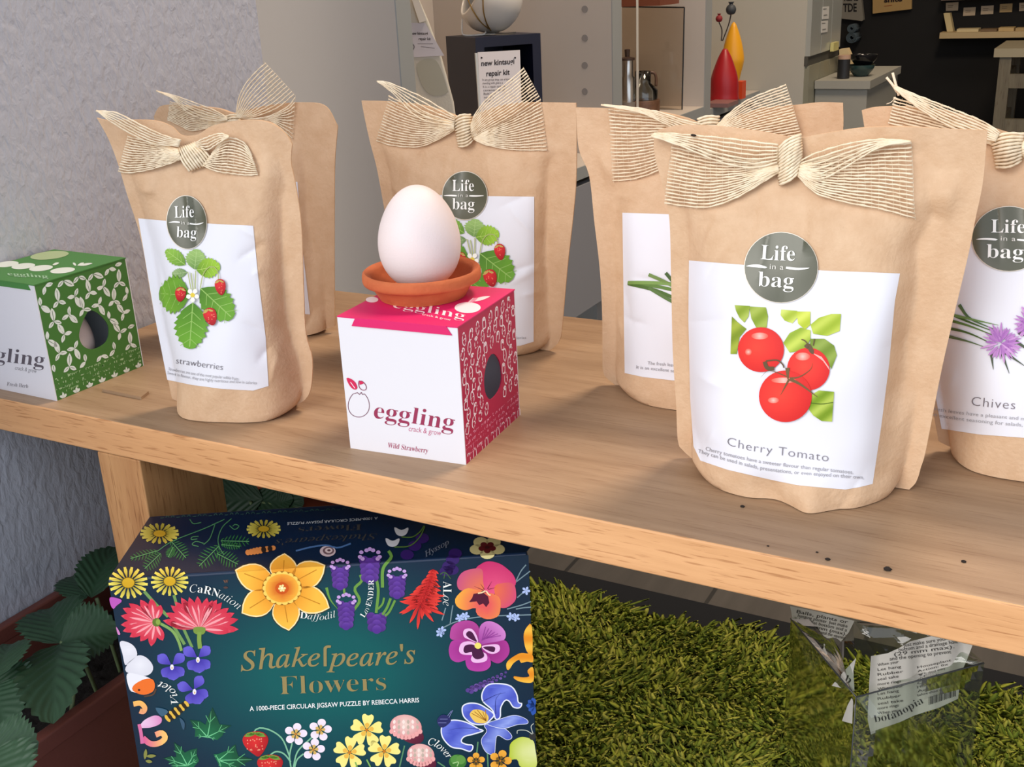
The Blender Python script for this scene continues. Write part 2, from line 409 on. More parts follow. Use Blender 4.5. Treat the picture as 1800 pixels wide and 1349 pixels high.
# ================================================================== paper bags
KRAFT = mat('kraft_paper', (216, 182, 148), .6, bump=.25, bscale=420, mottle=.10, mscale=70, rgb2=(200, 162, 126), spec=.35)
LABEL = printed('white_label_paper', .6, .3)
YARN = mat('bleached_jute_yarn', (246, 232, 206), .85, mottle=.2, mscale=160, rgb2=(222, 198, 164), spec=.2)
THREAD = mat('thin_jute_cross_thread', (226, 206, 176), .85, spec=.2)
STICK = printed('satin_sticker', .28, .5)
OLIVE = (84, 84, 66)
def smooth1(x, a, b):
    t = np.clip((x - a) / (b - a), 0, 1); return t * t * (3 - 2 * t)
class Bag:
    def __init__(s, base, yaw, left, right, top, df, db, seed, z0=.006, base_right=False, dents=()):
        y = math.radians(yaw); s.ex = np.array([math.cos(y), math.sin(y), 0]); s.n = np.array([math.sin(y), -math.cos(y), 0]); s.up = np.array([0, 0, 1.])
        s.o = at(*base, z=TZ + z0); s.o[2] = TZ; s.df, s.db = df, db; s.dents = dents
        r = np.random.default_rng(seed); s.wv = [(r.uniform(4, 16), r.uniform(4, 14), r.uniform(0, 6), r.uniform(.4, 1)) for _ in range(7)]
        s.crease = []
        for i in range(16):
            sd = i % 2; u0 = r.uniform(.80, .94) if sd else r.uniform(.06, .2); v0 = r.uniform(.1, .9); a = r.uniform(-1.2, 1.2)
            s.crease.append((u0, v0, u0 + (-1 if sd else 1) * r.uniform(.05, .2) * math.cos(a), v0 + r.uniform(.06, .2) * math.sin(a), r.uniform(.012, .03), r.choice([-1, 1]) * r.uniform(.0008, .0022)))
        for i in range(7):
            u0 = r.uniform(.2, .8); s.crease.append((u0, r.uniform(.80, .86), u0 + (u0 - .5) * .3, r.uniform(.62, .74), .02, r.choice([-1, 1]) * r.uniform(.0008, .0018)))
        L = s.ab(left); R_ = s.ab(right); Tp = s.ab(top)
        s.bl = (L[0, 1], L[-1, 1]); s.br = (R_[0, 1], R_[-1, 1])
        L = spl(L, 40); R_ = spl(R_, 40)
        s.Lv = (L[:, 1] - L[0, 1]) / (L[-1, 1] - L[0, 1]); s.La = L[:, 0]
        s.Rv = (R_[:, 1] - R_[0, 1]) / (R_[-1, 1] - R_[0, 1]); s.Ra = R_[:, 0]
        Tp = spl(Tp, 60); a0, a1 = L[-1, 0], R_[-1, 0]
        u = np.clip((Tp[:, 0] - a0) / (a1 - a0), 0, 1); k = np.argsort(u); s.Tu = u[k]; s.Tb = Tp[k, 1]
        s.a0, s.a1 = a0, a1
    def ab(s, pts):
        D = rays(pts); t = ((s.o - CAMP) @ s.n) / (D @ s.n); Q = CAMP + D * t[:, None] - s.o
        return np.stack([Q @ s.ex, Q @ s.up], 1)
    def bb(s, u):
        u = np.clip(u, 0, 1); return np.maximum(.0006, (s.bl[0] * (1 - u) + s.br[0] * u) * np.abs(2 * u - 1) ** 5)
    def bt(s, u): return np.interp(np.clip(u, 0, 1), s.Tu, s.Tb)
    def aL(s, v): return np.interp(np.clip(v, 0, 1), s.Lv, s.La)
    def aR(s, v): return np.interp(np.clip(v, 0, 1), s.Rv, s.Ra)
    def hg(s, u, v):
        f = .065; q = np.clip((u - f) / (1 - 2 * f), 0, 1); h = np.maximum(1 - np.abs(2 * q - 1) ** 3.2, 0) ** (.5 + .5 * smooth1(v, 0, .13))
        g = np.cos(np.pi / 2 * np.clip(v / .93, 0, 1)) ** .85
        return h, g
    def W(s, u, v):
        u = np.clip(u, 0, 1); v = np.clip(v, 0, 1); h, g = s.hg(u, v)
        w = .0007 + s.df * g * h
        wr = sum(a * np.sin(p * u + 3 * np.sin(q * v * .5 + c) + c) for p, q, c, a in s.wv) / 7
        mask = np.clip(h, 0, 1) ** .6 * smooth1(v, .0, .12) * (1 - .55 * smooth1(v, .88, 1))
        w = w + mask * .0042 * wr
        w = w + .0022 * np.sin(u * 7 + s.wv[0][2]) * smooth1(v, .8, 1) * smooth1(u, 0, .1) * smooth1(1 - u, 0, .1)
        for (cu, cv, ru, rv, amp) in s.dents:
            w = w + amp * np.exp(-((u - cu) / ru) ** 2 - ((v - cv) / rv) ** 2) * smooth1(u, .02, .09) * smooth1(1 - u, .02, .09)
        for (u0, v0, u1, v1, cw, amp) in s.crease:
            du, dv = u1 - u0, v1 - v0; t = np.clip(((u - u0) * du + (v - v0) * dv) / (du * du + dv * dv), 0, 1)
            d = np.hypot(u - u0 - t * du, (v - v0 - t * dv) * 1.25); w = w + amp * np.exp(-d / cw) * np.sin(np.pi * np.clip(t * .8 + .1, 0, 1)) * smooth1(u, .03, .1) * smooth1(1 - u, .03, .1)
        return np.maximum(w, .0005)
    def P(s, u, v, w):
        b0 = s.bb(u); b = b0 + v * (s.bt(u) - b0); a = s.aL(v) * (1 - u) + s.aR(v) * u
        return s.o + a[..., None] * s.ex + b[..., None] * s.up + w[..., None] * s.n
    def uvof(s, a, b):
        v = np.clip(b / .19, -.2, 1.4)
        for _ in range(5):
            aL, aR = s.aL(v), s.aR(v); u = (a - aL) / (aR - aL); b0 = s.bb(u); v = (b - b0) / (s.bt(u) - b0)
        return u, v
    def map(s, P, lift):
        """photo pixel -> point of the front panel, lifted off it"""
        D = rays(P); w = np.full(len(D), .01)
        for _ in range(16):
            t = ((s.o - CAMP) @ s.n + w + lift) / (D @ s.n); Q = CAMP + D * t[:, None] - s.o
            u, v = s.uvof(Q @ s.ex, Q @ s.up); w = .4 * w + .6 * s.W(u, v)
        t = ((s.o - CAMP) @ s.n + w + lift) / (D @ s.n)
        return CAMP + D * t[:, None]
    def pouch(s, parent):
        nu, nv = 110, 120
        u = np.linspace(0, 1, nu); v = np.linspace(0, 1, nv); U, V = np.meshgrid(u, v)
        h, g = s.hg(U, V)
        A = s.P(U, V, s.W(U, V)); B = s.P(U, V, -(.0007 + s.db * g * h))
        mb = MB(); mb.grid(A); nA = nu * nv
        mb.grid(B[:, ::-1])
        i0 = lambda i, j: i * nu + j; i1 = lambda i, j: nA + i * nu + (nu - 1 - j)
        for j in range(nu - 1):
            mb.f.append([i0(0, j + 1), i0(0, j), i1(0, j), i1(0, j + 1)]); mb.f.append([i0(nv - 1, j), i0(nv - 1, j + 1), i1(nv - 1, j + 1), i1(nv - 1, j)])
        for i in range(nv - 1):
            mb.f.append([i0(i, 0), i0(i + 1, 0), i1(i + 1, 0), i1(i, 0)]); mb.f.append([i0(i + 1, nu - 1), i0(i, nu - 1), i1(i, nu - 1), i1(i + 1, nu - 1)])
        o = mb.build('pouch', KRAFT, parent, True); o.data.set_sharp_from_angle(angle=math.radians(70))
        return o
def weave(bag, U, L, n, oU, oL, end=0., bulge=.0, rad=.00047, m=34, sag=0., fray=0.):
    """a woven strip between two edges traced in the photo: lengthwise yarns and fine cross threads"""
    A, B = spl(U, m), spl(L, m); yarn, thr = MB(), MB()
    ts = (np.arange(n) + .5) / n
    x = np.linspace(0, 1, m)
    oU = np.interp(x, np.linspace(0, 1, len(oU)), oU) if np.ndim(oU) else np.full(m, oU)
    oL = np.interp(x, np.linspace(0, 1, len(oL)), oL) if np.ndim(oL) else np.full(m, oL)
    T = np.r_[ts, np.linspace(0, 1, 7)]
    Pp = A[:, None] * (1 - T[None, :, None]) + B[:, None] * T[None, :, None]
    Of = oU[:, None] * (1 - T) + oL[:, None] * T + bulge * np.sin(np.pi * T)[None]
    G = bag.map(Pp.reshape(-1, 2), Of.ravel()).reshape(m, len(T), 3)
    for k in range(n):
        C = G[:, k].copy(); ph = random.uniform(0, 6); fr = random.uniform(9, 15)
        C += np.outer(.00010 * np.sin(fr * 6.28 * x / 3 + ph) + .0001 * np.sin(31 * x + 2 * ph), bag.n)
        C += np.outer(.00010 * np.sin(fr * 4 * x + 2.1 * ph), bag.up)
        C[0] += (C[0] - C[1]) * random.uniform(0, .35); 
        r = rad * (1 + .18 * np.sin(40 * x + ph) + .12 * rng.normal(size=m))
        yarn.tube(C, r, 6)
    L_ = np.linalg.norm(np.diff(G[:, n + 3], axis=0), axis=1).sum(); nt = max(6, int(L_ / .0030))
    for q in np.linspace(0, m - 1, nt):
        i = min(int(q), m - 2); f = q - i
        C = G[i, n:] * (1 - f) + G[i + 1, n:] * f
        C = C + np.outer(rng.normal(size=len(C)) * .0001, bag.n) + np.outer(rng.normal(size=len(C)) * .00018, bag.ex)
        thr.tube(C, .00011, 3, cap=False)
    return yarn, thr
def piece(bag, name, knot, *a, **k):
    y, t = weave(bag, *a, **k); o = y.build(name, YARN, knot, True)
    nv = len(o.data.vertices)
    me = o.data; bm = bmesh.new(); bm.from_mesh(me); base = ORG[knot]
    vs = [bm.verts.new(np.array(p) - base) for p in t.v]; me.materials.append(THREAD)
    for f in t.f:
        try: bm.faces.new([vs[i] for i in f]).material_index = 1
        except ValueError: pass
    bm.to_mesh(me); bm.free(); me.polygons.foreach_set('use_smooth', [True] * len(me.polygons))
    return o
def knot_mesh(bag, root, quad, n=9, depth=.0075, lift=.002, name='ribbon_bow'):
    """the knot: yarns wrapped over a rounded lump; quad = top-left, top-right, bottom-right, bottom-left in the photo"""
    q = [np.array(p, float) for p in quad]; m = 18; yarn = MB()
    for k in range(n):
        t = (k + .5) / n; a = q[0] * (1 - t) + q[1] * t; b = q[3] * (1 - t) + q[2] * t
        x = np.linspace(-.06, 1.06, m); bow = .12 * np.sin(np.pi * np.clip(x, 0, 1)) * (q[1] - q[0])[None].T if False else 0
        Pp = a[None] * (1 - x[:, None]) + b[None] * x[:, None]
        Pp = Pp + np.outer(np.sin(np.pi * np.clip(x, 0, 1)) * 2.0 * (t - .5), (q[1] - q[0]) / 12)
        of = lift + depth * np.sin(np.pi * np.clip((x + .06) / 1.12, 0, 1)) ** .6 * (.45 + .55 * math.sin(math.pi * t))
        yarn.tube(bag.map(Pp, of), .00075 * (1 + .15 * np.sin(20 * x + k)), 6)
    x = np.linspace(0, 1, 12); y = np.linspace(0, 1, 14)
    X, Y = np.meshgrid(x, y); Pp = (q[0] * ((1 - X) * (1 - Y))[..., None] + q[1] * (X * (1 - Y))[..., None] + q[2] * (X * Y)[..., None] + q[3] * ((1 - X) * Y)[..., None])
    of = lift - .0008 + depth * np.sin(np.pi * Y) ** .6 * (.45 + .55 * np.sin(np.pi * X))
    yarn.grid(bag.map(Pp.reshape(-1, 2), of.ravel()).reshape(14, 12, 3))
    return yarn.build(name, YARN, root, True)
def label_sheet(bag, root, pts, name='label', seg=None):
    p = Print(bag.map, 6, base=.0004); p.poly(pts, (228, 227, 234)); return p.build(name, LABEL, root)
def sticker(bag, root, cx, cy, rx, ry, life, ina, bg, em1, em2, em3, dashes, ang=0):
    p = Print(bag.map, 4.5, base=.0012, step=.00025); p.ell(cx, cy, rx + 1.2, ry + 1.2, (226, 214, 196), ang, 40); p.ell(cx, cy, rx, ry, OLIVE, ang, 40)
    st = p.build('round_sticker', STICK, root)
    t = Print(bag.map, 5, base=.0020, step=.0001); wc = (245, 242, 236)
    t.text(serif('Life'), life, em1, wc, -.007, layer=0); t.text('in a', ina, em2, (215, 210, 200), layer=0, space=1.1); t.text(serif('bag'), bg, em3, wc, -.007, layer=0)
    for d in dashes: t.poly(d, wc, 16, layer=0)
    t.build('sticker_lettering', INKS, st, 'white lettering on the dark round sticker')
    return st
def serr(p, base, tip, wd, col, col2=None, teeth=7, shape=.5, veins=True, layer=None):
    """a saw-edged leaf"""
    b, t = np.asarray(base, float), np.asarray(tip, float); d = t - b; L = np.linalg.norm(d); nn = np.array([-d[1], d[0]]) / L
    def side(sg):
        o = []
        for i in range(teeth * 2 + 1):
            u = i / (teeth * 2); h = math.sin(math.pi * u ** (math.log(.5) / math.log(shape))) ** .7 if 0 < u < 1 else 0
            h *= 1 + (.16 if i % 2 else -.06); o.append(b + d * (u + (.03 if i % 2 else 0)) + nn * sg * h * wd / 2)
        return o
    A = side(1); B = side(-1); pts = A + B[::-1][1:-1]
    c2 = col2 or mixc(col, (20, 60, 10), .35)
    f = lambda q: mixc(c2, col, min(1, np.linalg.norm(q - b) / (L * .75)))
    p.poly(pts, f, layer=layer)
    if veins:
        vc = mixc(col, (235, 245, 190), .35)
        p.stroke([b, b + d * .95], L * .022, vc, 5)
        for u in (.2, .4, .6, .78):
            h = math.sin(math.pi * u ** (math.log(.5) / math.log(shape))) ** .7
            for sg in (1, -1): p.stroke([b + d * u, b + d * min(1, u + .16) + nn * sg * h * wd * .42], L * .013, vc, 4, layer=p.layer)
        p.layer += 1
def berry(p, cx, cy, rx, ry, ang=0):
    n = 26; t = np.linspace(0, 2 * np.pi, n, endpoint=False); c, d = math.cos(ang), math.sin(ang)
    y = -np.cos(t); x = np.sin(t) * (1 - .28 * y) * .98
    p.poly(np.stack([cx + rx * x * c - ry * y * d, cy + rx * x * d + ry * y * c], 1), radial(cx - rx * .3, cy - ry * .3, ry * 1.5, (226, 48, 52), (150, 12, 24)))
    for i in range(9):
        a = random.uniform(0, 6.28); r = random.uniform(.15, .75)
        p.ell(cx + rx * r * math.cos(a), cy + ry * r * math.sin(a), rx * .07, rx * .09, (240, 140, 110), layer=p.layer, n=6)
    p.layer += 1
    for k in range(5):
        a = -math.pi / 2 + (k - 2) * .62 + ang; bx, by = cx + ry * .75 * d, cy - ry * .75 * c
        p.petal((bx, by), (bx + rx * .95 * math.cos(a) , by + rx * (.7 * math.sin(a) + .55)), rx * .3, (196, 168, 90), layer=p.layer)
    p.layer += 1
def strawberries(bag, lab, tf, which):
    p = Print(bag.map, 5, base=.0009, step=.00004); T = lambda x, y: tf(x, y)
    sc = np.linalg.norm(np.subtract(T(100, 0), T(0, 0))) / 100
    for bx, by, ex_, ey_, wd, c in ((329, 479, 302, 482, 16, (150, 176, 120)), (326, 466, 291, 440, 24, (140, 184, 70)), (342, 474, 346, 438, 34, (150, 184, 104)),
                                    (345, 475, 387, 468, 33, (150, 192, 52)), (334, 520, 279, 516, 62, (112, 164, 48)), (352, 507, 409, 560, 52, (104, 158, 48)), (339, 532, 333, 614, 54, (108, 164, 52))):
        serr(p, T(bx, by), T(ex_, ey_), wd * sc, c, teeth=8)
    for q in (((336, 480), (340, 512)), ((344, 476), (343, 512)), ((330, 478), (336, 510)), ((352, 506), (358, 480), (371, 468), (382, 476), (384, 492))):
        p.stroke([T(*k) for k in q], 1.6 * sc, (170, 180, 110), 10)
    for cx, cy, rx, ry, an in ((317, 518, 9.5, 13, .1), (387.5, 505, 9.5, 14.5, -.15), (370, 557, 11.5, 16, -.3)):
        berry(p, *T(cx, cy), rx * sc, ry * sc, an)
    for k in range(5):
        a = k * 1.2566 + .3; c = T(338.5, 519); p.petal(c, (c[0] + 12 * sc * math.cos(a), c[1] + 13 * sc * math.sin(a)), 8 * sc, (246, 244, 232), .65)
    p.ell(*T(338.5, 519), 4 * sc, 4 * sc, (226, 200, 70))
    p.build('picture', INK, lab, 'printed wild strawberry plant with red berries')
GREY = (166, 164, 169)
def bag_root(name_label, bag, group='kraft grow bags with jute bows'):
    c = bag.o + bag.ex * (bag.aL(0.) + bag.aR(0.)) / 2
    return thing('grow_bag', (c[0], c[1], TZ), name_label, 'paper bag', group)

# ---- A: strawberries bag, front left
A = Bag((303, 700), 18, [(303, 700), (299, 681), (270, 542), (249, 422), (224, 341), (209, 290), (192, 245), (171, 207)],
        [(536, 703), (545, 690), (549, 665), (549, 627), (538, 585), (534, 507), (530, 395), (519, 320), (512, 285), (514, 253)],
        [(171, 207), (192, 211), (267, 211), (302, 222), (320, 238), (349, 236), (374, 221), (427, 211), (473, 214), (500, 232), (514, 253)], .027, .02, 1,
        dents=((.9, .42, .05, .3, -0.0096), (.88, .83, .06, .05, .004), (.15, .8, .08, .05, .002)))
ra = bag_root('small kraft bag at the left front whose white label reads Strawberries, beside the green box', A)
A.pouch(ra)
la = label_sheet(A, ra, [(243, 384), (300, 389), (380, 394), (445, 397), (453, 480), (467, 594), (472, 679), (445, 687), (390, 684), (337, 677), (294, 668), (271, 551)])
strawberries(A, la, lambda x, y: (x, y), 'a')
t = Print(A.map, 5, base=.0009, step=.00004)
t.text('strawberries', [(309, 639), (350, 645), (391, 651)], 15.5, (120, 116, 122), -.012, layer=0, up=(.12, -1))
t.text('Strawberries are one of the most popular edible fruits.', [(296, 651), (350, 661), (420, 669)], 7.5, GREY, layer=0, up=(.1, -1))
t.text('Sweet in flavour, they are highly nutritious and low in calories', [(294, 658), (360, 670), (451, 676)], 7.5, GREY, layer=0, up=(.1, -1))
t.build('lettering', INK, la, 'grey lettering naming the plant')
sticker(A, ra, 328, 391, 34.5, 46.5, [(307, 383), (341, 382)], [(318.5, 394.5), (333, 395)], [(310, 417), (345, 418.5)], 30, 9, 28,
        [[(296, 391.5), (306, 389), (316, 390), (316, 392), (306, 391.5)], [(334, 392), (345, 393.5), (359, 391), (348, 395.5), (334, 394.5)]], -.08)
k = knot_mesh(A, ra, [(311, 264), (346, 252), (376, 284), (330, 300)], 10, .006)
k['label'] = 'jute ribbon bow'
piece(A, 'ribbon_tail', k, [(225, 238), (265, 248), (313, 262)], [(208, 303), (226, 306), (262, 300), (303, 287), (318, 280)], 15, [.001, .002, .004], [.001, .003, .004], bulge=.002)
piece(A, 'ribbon_fold', k, [(171, 195), (206, 197), (249, 218), (288, 236), (318, 246)], [(171, 195.5), (198, 218), (237, 241), (267, 254), (298, 257), (314, 258)], 6, [.006, .007, .006], [.008, .009, .007])
piece(A, 'ribbon_tail', k, [(376, 266), (390, 247), (405, 240), (428, 248), (441, 268)], [(356, 292), (380, 303), (410, 308), (435, 310), (454, 308)], 13, [.004, .003, .001], [.004, .002, .001], bulge=.002)
piece(A, 'ribbon_fold', k, [(344, 250), (359, 241), (385, 233), (402, 239)], [(346, 258), (364, 266), (378, 258), (402, 241)], 5, .006, .0075)

# ---- B: bag at the back left, by the wall
B = Bag((589, 573), 15, [(340, 556), (325, 480), (305, 390), (290, 310), (275, 225), (271, 205)],
        [(589, 573), (588, 480), (588, 380), (589, 285), (594, 222)],
        [(271, 205), (280, 188), (300, 184), (340, 186), (385, 190), (416, 199), (440, 192), (480, 184), (530, 180), (572, 186), (594, 222)], .018, .02, 2, base_right=True,
        dents=((.86, .5, .06, .35, -0.0080),))
rb = bag_root('kraft bag behind the strawberries bag in the far left corner, its label mostly hidden', B)
B.o = B.o; B.pouch(rb)
label_sheet(B, rb, [(330, 300), (523, 320), (530, 420), (545, 553), (350, 540)])
k = knot_mesh(B, rb, [(396, 203), (399, 232), (425, 230), (420, 201)], 7, .006); k['label'] = 'jute ribbon bow'
piece(B, 'ribbon_tail', k, [(299, 178), (345, 190), (398, 208)], [(295, 212), (318, 223), (336, 231), (364, 226), (396, 216)], 14, .001, [.001, .003])
piece(B, 'ribbon_fold', k, [(276, 160), (313, 169), (352, 182), (377, 192), (400, 206)], [(276, 160.5), (303, 174), (326, 197), (352, 210), (382, 214), (400, 211)], 6, .005, .007)
piece(B, 'ribbon_tail', k, [(414, 207), (418, 172), (431, 144), (451, 121), (465, 109)], [(428, 209), (460, 203), (492, 190), (519, 168)], 13, .004, .003, bulge=.003)
piece(B, 'ribbon_tail', k, [(430, 209), (470, 205), (505, 186), (519, 168)], [(432, 212), (472, 212), (494, 228), (514, 247), (535, 240)][:4], 10, .003, .001)

# ---- C: strawberries bag behind the egg
C = Bag((984, 606), 5, [(712, 585), (700, 500), (682, 400), (664, 300), (652, 253), (643, 213), (636, 177)],
        [(966, 618), (981, 606), (987, 590), (990, 560), (998, 470), (1008, 380), (1013, 320), (1014, 240), (1013, 181)],
        [(636, 177), (678, 178), (740, 184), (790, 198), (812, 206), (835, 203), (870, 188), (920, 180), (956, 180), (1013, 181)], .026, .025, 3, base_right=True,
        dents=((.9, .5, .05, .35, -0.0112), (.9, .82, .07, .06, .004), (.1, .8, .06, .06, .003)))
rc = bag_root('kraft bag directly behind the white egg, strawberry picture half hidden', C)
C.pouch(rc)
lc = label_sheet(C, rc, [(707, 342), (800, 344), (939, 346), (939, 450), (938, 560), (938, 601), (915, 608), (850, 612), (780, 606), (722, 592), (714, 450)])
strawberries(C, lc, lambda x, y: (817 + (x - 328) + .02 * (y - 391), 344 + (y - 391) * .88 - .02 * (x - 328)), 'c')
t = Print(C.map, 5, base=.0009, step=.00004); t.text('fruits. calories', [(880, 597), (925, 596)], 7, GREY, layer=0); t.build('lettering', INK, lc, 'grey lettering at the bottom')
sticker(C, rc, 817, 344, 39, 42, [(795, 336), (833, 336)], [(806, 346.5), (823, 346.5)], [(795, 368), (834, 368.5)], 29, 9, 29,
        [[(779, 344), (792, 342.5), (803, 343.5), (803, 345.5), (790, 345)], [(825, 343.5), (838, 343.5), (852, 344), (838, 346), (825, 345.5)]])
k = knot_mesh(C, rc, [(797, 208), (808, 260), (831, 249), (825, 200)], 11, .008); k['label'] = 'jute ribbon bow'
piece(C, 'ribbon_tail', k, [(685, 167), (740, 195), (797, 214)], [(662, 250), (689, 258), (735, 260), (771, 246), (799, 229)], 17, [.001, .002, .004], [.001, .002, .004], bulge=.003)
piece(C, 'ribbon_fold', k, [(664, 143), (682, 144), (742, 167), (778, 189), (800, 204)], [(664, 144), (692, 167), (725, 203), (753, 217), (798, 222)], 6, [.005, .007, .006], [.006, .009, .007])
piece(C, 'ribbon_tail', k, [(826, 222), (835, 199), (856, 171), (892, 142), (920, 118)], [(831, 242), (856, 228), (900, 205), (949, 171)], 12, [.005, .007, .004], [.005, .005, .002], bulge=.003)
piece(C, 'ribbon_tail', k, [(832, 240), (866, 222), (908, 200), (950, 172)], [(834, 246), (856, 256), (902, 265), (962, 267)], 15, [.005, .003, .001], [.004, .002, .001])

# ---- D: bag behind the cherry tomato bag, at its left
D = Bag((1060, 662), 8, [(1082, 684), (1066, 670), (1060, 655), (1059, 560), (1055, 480), (1045, 391), (1036, 310), (1018, 263), (1013, 189)],
        [(1440, 640), (1448, 520), (1460, 400), (1472, 300), (1482, 230), (1482, 181)],
        [(1013, 189), (1062, 190), (1140, 193), (1205, 206), (1250, 222), (1285, 208), (1340, 190), (1395, 185), (1440, 180), (1482, 181)], .036, .025, 4,
        dents=((.12, .5, .05, .4, -.005), (.1, .8, .05, .06, .004)))
rd = bag_root('kraft bag half hidden behind the left edge of the cherry tomato bag', D)
D.pouch(rd)
ld = label_sheet(D, rd, [(1094, 374), (1180, 377), (1300, 380), (1385, 382), (1380, 660), (1300, 674), (1182, 669), (1130, 663), (1098, 656), (1096, 520)])
p = Print(D.map, 5, base=.0009, step=.00004)
for q, c in (([(1103, 498), (1150, 503), (1192, 512)], (92, 124, 52)), ([(1104, 499), (1150, 510), (1192, 527)], (76, 106, 44)), ([(1140, 483), (1165, 494), (1192, 508)], (120, 146, 84)),
             ([(1104, 497), (1140, 497), (1192, 500)], (120, 150, 76)), ([(1170, 480), (1180, 492), (1192, 506)], (70, 96, 50)), ([(1140, 506), (1170, 524), (1192, 536)], (88, 116, 60))):
    p.stroke(q, 6, c, 10)
p.build('picture', INK, ld, 'printed green chive blades')
t = Print(D.map, 5, base=.0009, step=.00004); t.text('The fresh leaves have', [(1138, 641), (1210, 647)], 8.5, GREY, layer=0); t.text('It is an excellent seasoning', [(1118, 648), (1212, 658)], 8.5, GREY, layer=0)
t.build('lettering', INK, ld, 'grey lettering at the bottom')
k = knot_mesh(D, rd, [(1228, 207), (1230, 252), (1262, 250), (1262, 203)], 9, .007); k['label'] = 'jute ribbon bow'
piece(D, 'ribbon_tail', k, [(1071, 190), (1150, 200), (1230, 220)], [(1078, 321), (1116, 317), (1155, 303), (1200, 275), (1232, 240)], 21, [.001, .002, .004], [.001, .002, .004], bulge=.003)
piece(D, 'ribbon_fold', k, [(1057, 184), (1098, 187), (1151, 194), (1205, 210), (1232, 216)], [(1058, 185), (1126, 199), (1169, 219), (1205, 235), (1232, 236)], 6, .006, .007)
piece(D, 'ribbon_tail', k, [(1258, 222), (1284, 196), (1320, 171), (1381, 147)], [(1260, 246), (1310, 250), (1360, 246), (1409, 238)], 19, [.005, .003], [.004, .002], bulge=.003)

# ---- F: chives bag, cut by the right side of the picture
F = Bag((1650, 775), 4, [(1650, 775), (1620, 620), (1585, 480), (1550, 350), (1528, 270), (1515, 194)],
        [(2010, 800), (2015, 650), (2025, 450), (2040, 300), (2050, 200)],
        [(1515, 194), (1540, 188), (1600, 187), (1680, 198), (1740, 222), (1780, 234), (1810, 232), (1860, 210), (1950, 190), (2050, 200)], .03, .025, 6,
        dents=((.9, .5, .05, .35, -0.0096),))
rf = bag_root('kraft bag at the right edge of the picture whose label reads Chives', F)
F.pouch(rf)
lf = label_sheet(F, rf, [(1606, 430), (1700, 424), (1800, 428), (1930, 434), (1935, 600), (1930, 782), (1870, 780), (1800, 770), (1720, 764), (1655, 754), (1625, 590)])
p = Print(F.map, 5, base=.0009, step=.00004)
for q, c in (([(1655, 545), (1700, 565), (1752, 585)], (70, 98, 44)), ([(1655, 560), (1700, 572), (1752, 592)], (92, 122, 60)), ([(1686, 536), (1705, 560), (1750, 580)], (84, 110, 70)),
             ([(1655, 575), (1700, 585), (1745, 605)], (76, 100, 50)), ([(1660, 590), (1700, 600), (1730, 610)], (96, 116, 80)), ([(1665, 552), (1710, 562), (1755, 572)], (110, 140, 80)),
             ([(1742, 620), (1746, 650)], (80, 88, 72)), ([(1760, 618), (1774, 657)], (80, 88, 72)), ([(1764, 618), (1803, 645)], (80, 88, 72)), ([(1785, 600), (1830, 630)], (80, 88, 72)), ([(1790, 585), (1830, 600)], (90, 70, 90))):
    p.stroke(q, 6, c, 10, taper=True)
for cx, cy, R in ((1812, 568, 34), (1759, 603, 38)):
    for i in range(90):
        a = random.uniform(0, 6.28); r = R * random.uniform(.45, 1.02); r0 = R * random.uniform(0, .4)
        p.petal((cx + r0 * math.cos(a), cy + r0 * math.sin(a)), (cx + r * math.cos(a), cy + r * math.sin(a)), 4, mixc((128, 62, 150), (206, 156, 208), r / R * random.uniform(.6, 1)), layer=p.layer + (i % 6))
    p.layer += 7
p.build('picture', INK, lf, 'printed purple chive flowers on green stems')
t = Print(F.map, 5, base=.0009, step=.00004)
t.text('Chives', [(1707, 713), (1745, 717), (1784, 720)], 23, (120, 112, 118), -.012, layer=0, space=1.1, up=(.1, -1))
t.text('The fresh leaves have a pleasant and mild flavour', [(1618, 718), (1700, 730), (1850, 744)], 9, GREY, layer=0, up=(.1, -1))
t.text('It is an excellent seasoning for salads, omelettes', [(1616, 727), (1700, 741), (1850, 755)], 9, GREY, layer=0, up=(.1, -1))
t.build('lettering', INK, lf, 'grey lettering naming the plant')
sticker(F, rf, 1774, 420, 65, 56.5, [(1742, 409), (1802, 410)], [(1759, 423), (1785, 424)], [(1734, 453), (1799, 455)], 34, 12, 35,
        [[(1715, 421), (1732, 418.5), (1752, 420), (1752, 423), (1735, 422)], [(1788, 420), (1806, 421), (1830, 420), (1808, 424), (1788, 423)]])
k = knot_mesh(F, rf, [(1744, 240), (1754, 297), (1793, 286), (1797, 233)], 10, .009); k['label'] = 'jute ribbon bow'
piece(F, 'ribbon_tail', k, [(1573, 170), (1650, 195), (1745, 240)], [(1562, 219), (1620, 232), (1690, 245), (1745, 255)], 9, [.001, .003], [.001, .003])
piece(F, 'ribbon_fold', k, [(1571, 150), (1622, 170), (1676, 190), (1729, 212), (1758, 232)], [(1573, 157), (1615, 192), (1658, 219), (1700, 236), (1750, 250)], 7, .006, .008)
piece(F, 'ribbon_tail', k, [(1796, 250), (1840, 225), (1900, 190)], [(1796, 275), (1850, 300), (1910, 310)], 18, .004, .002, bulge=.003)
yb = MB()
for q in ([(1580, 168), (1575, 150), (1569, 128)], [(1577, 162), (1568, 148), (1558, 136)], [(1574, 172), (1566, 180), (1558, 183)]):
    yb.tube(F.map(spl(q, 8), np.full(8, .006)), .0007 if q[2][1] < 150 else .0002, 6)
yb.build('frayed_yarn', YARN, k, True)

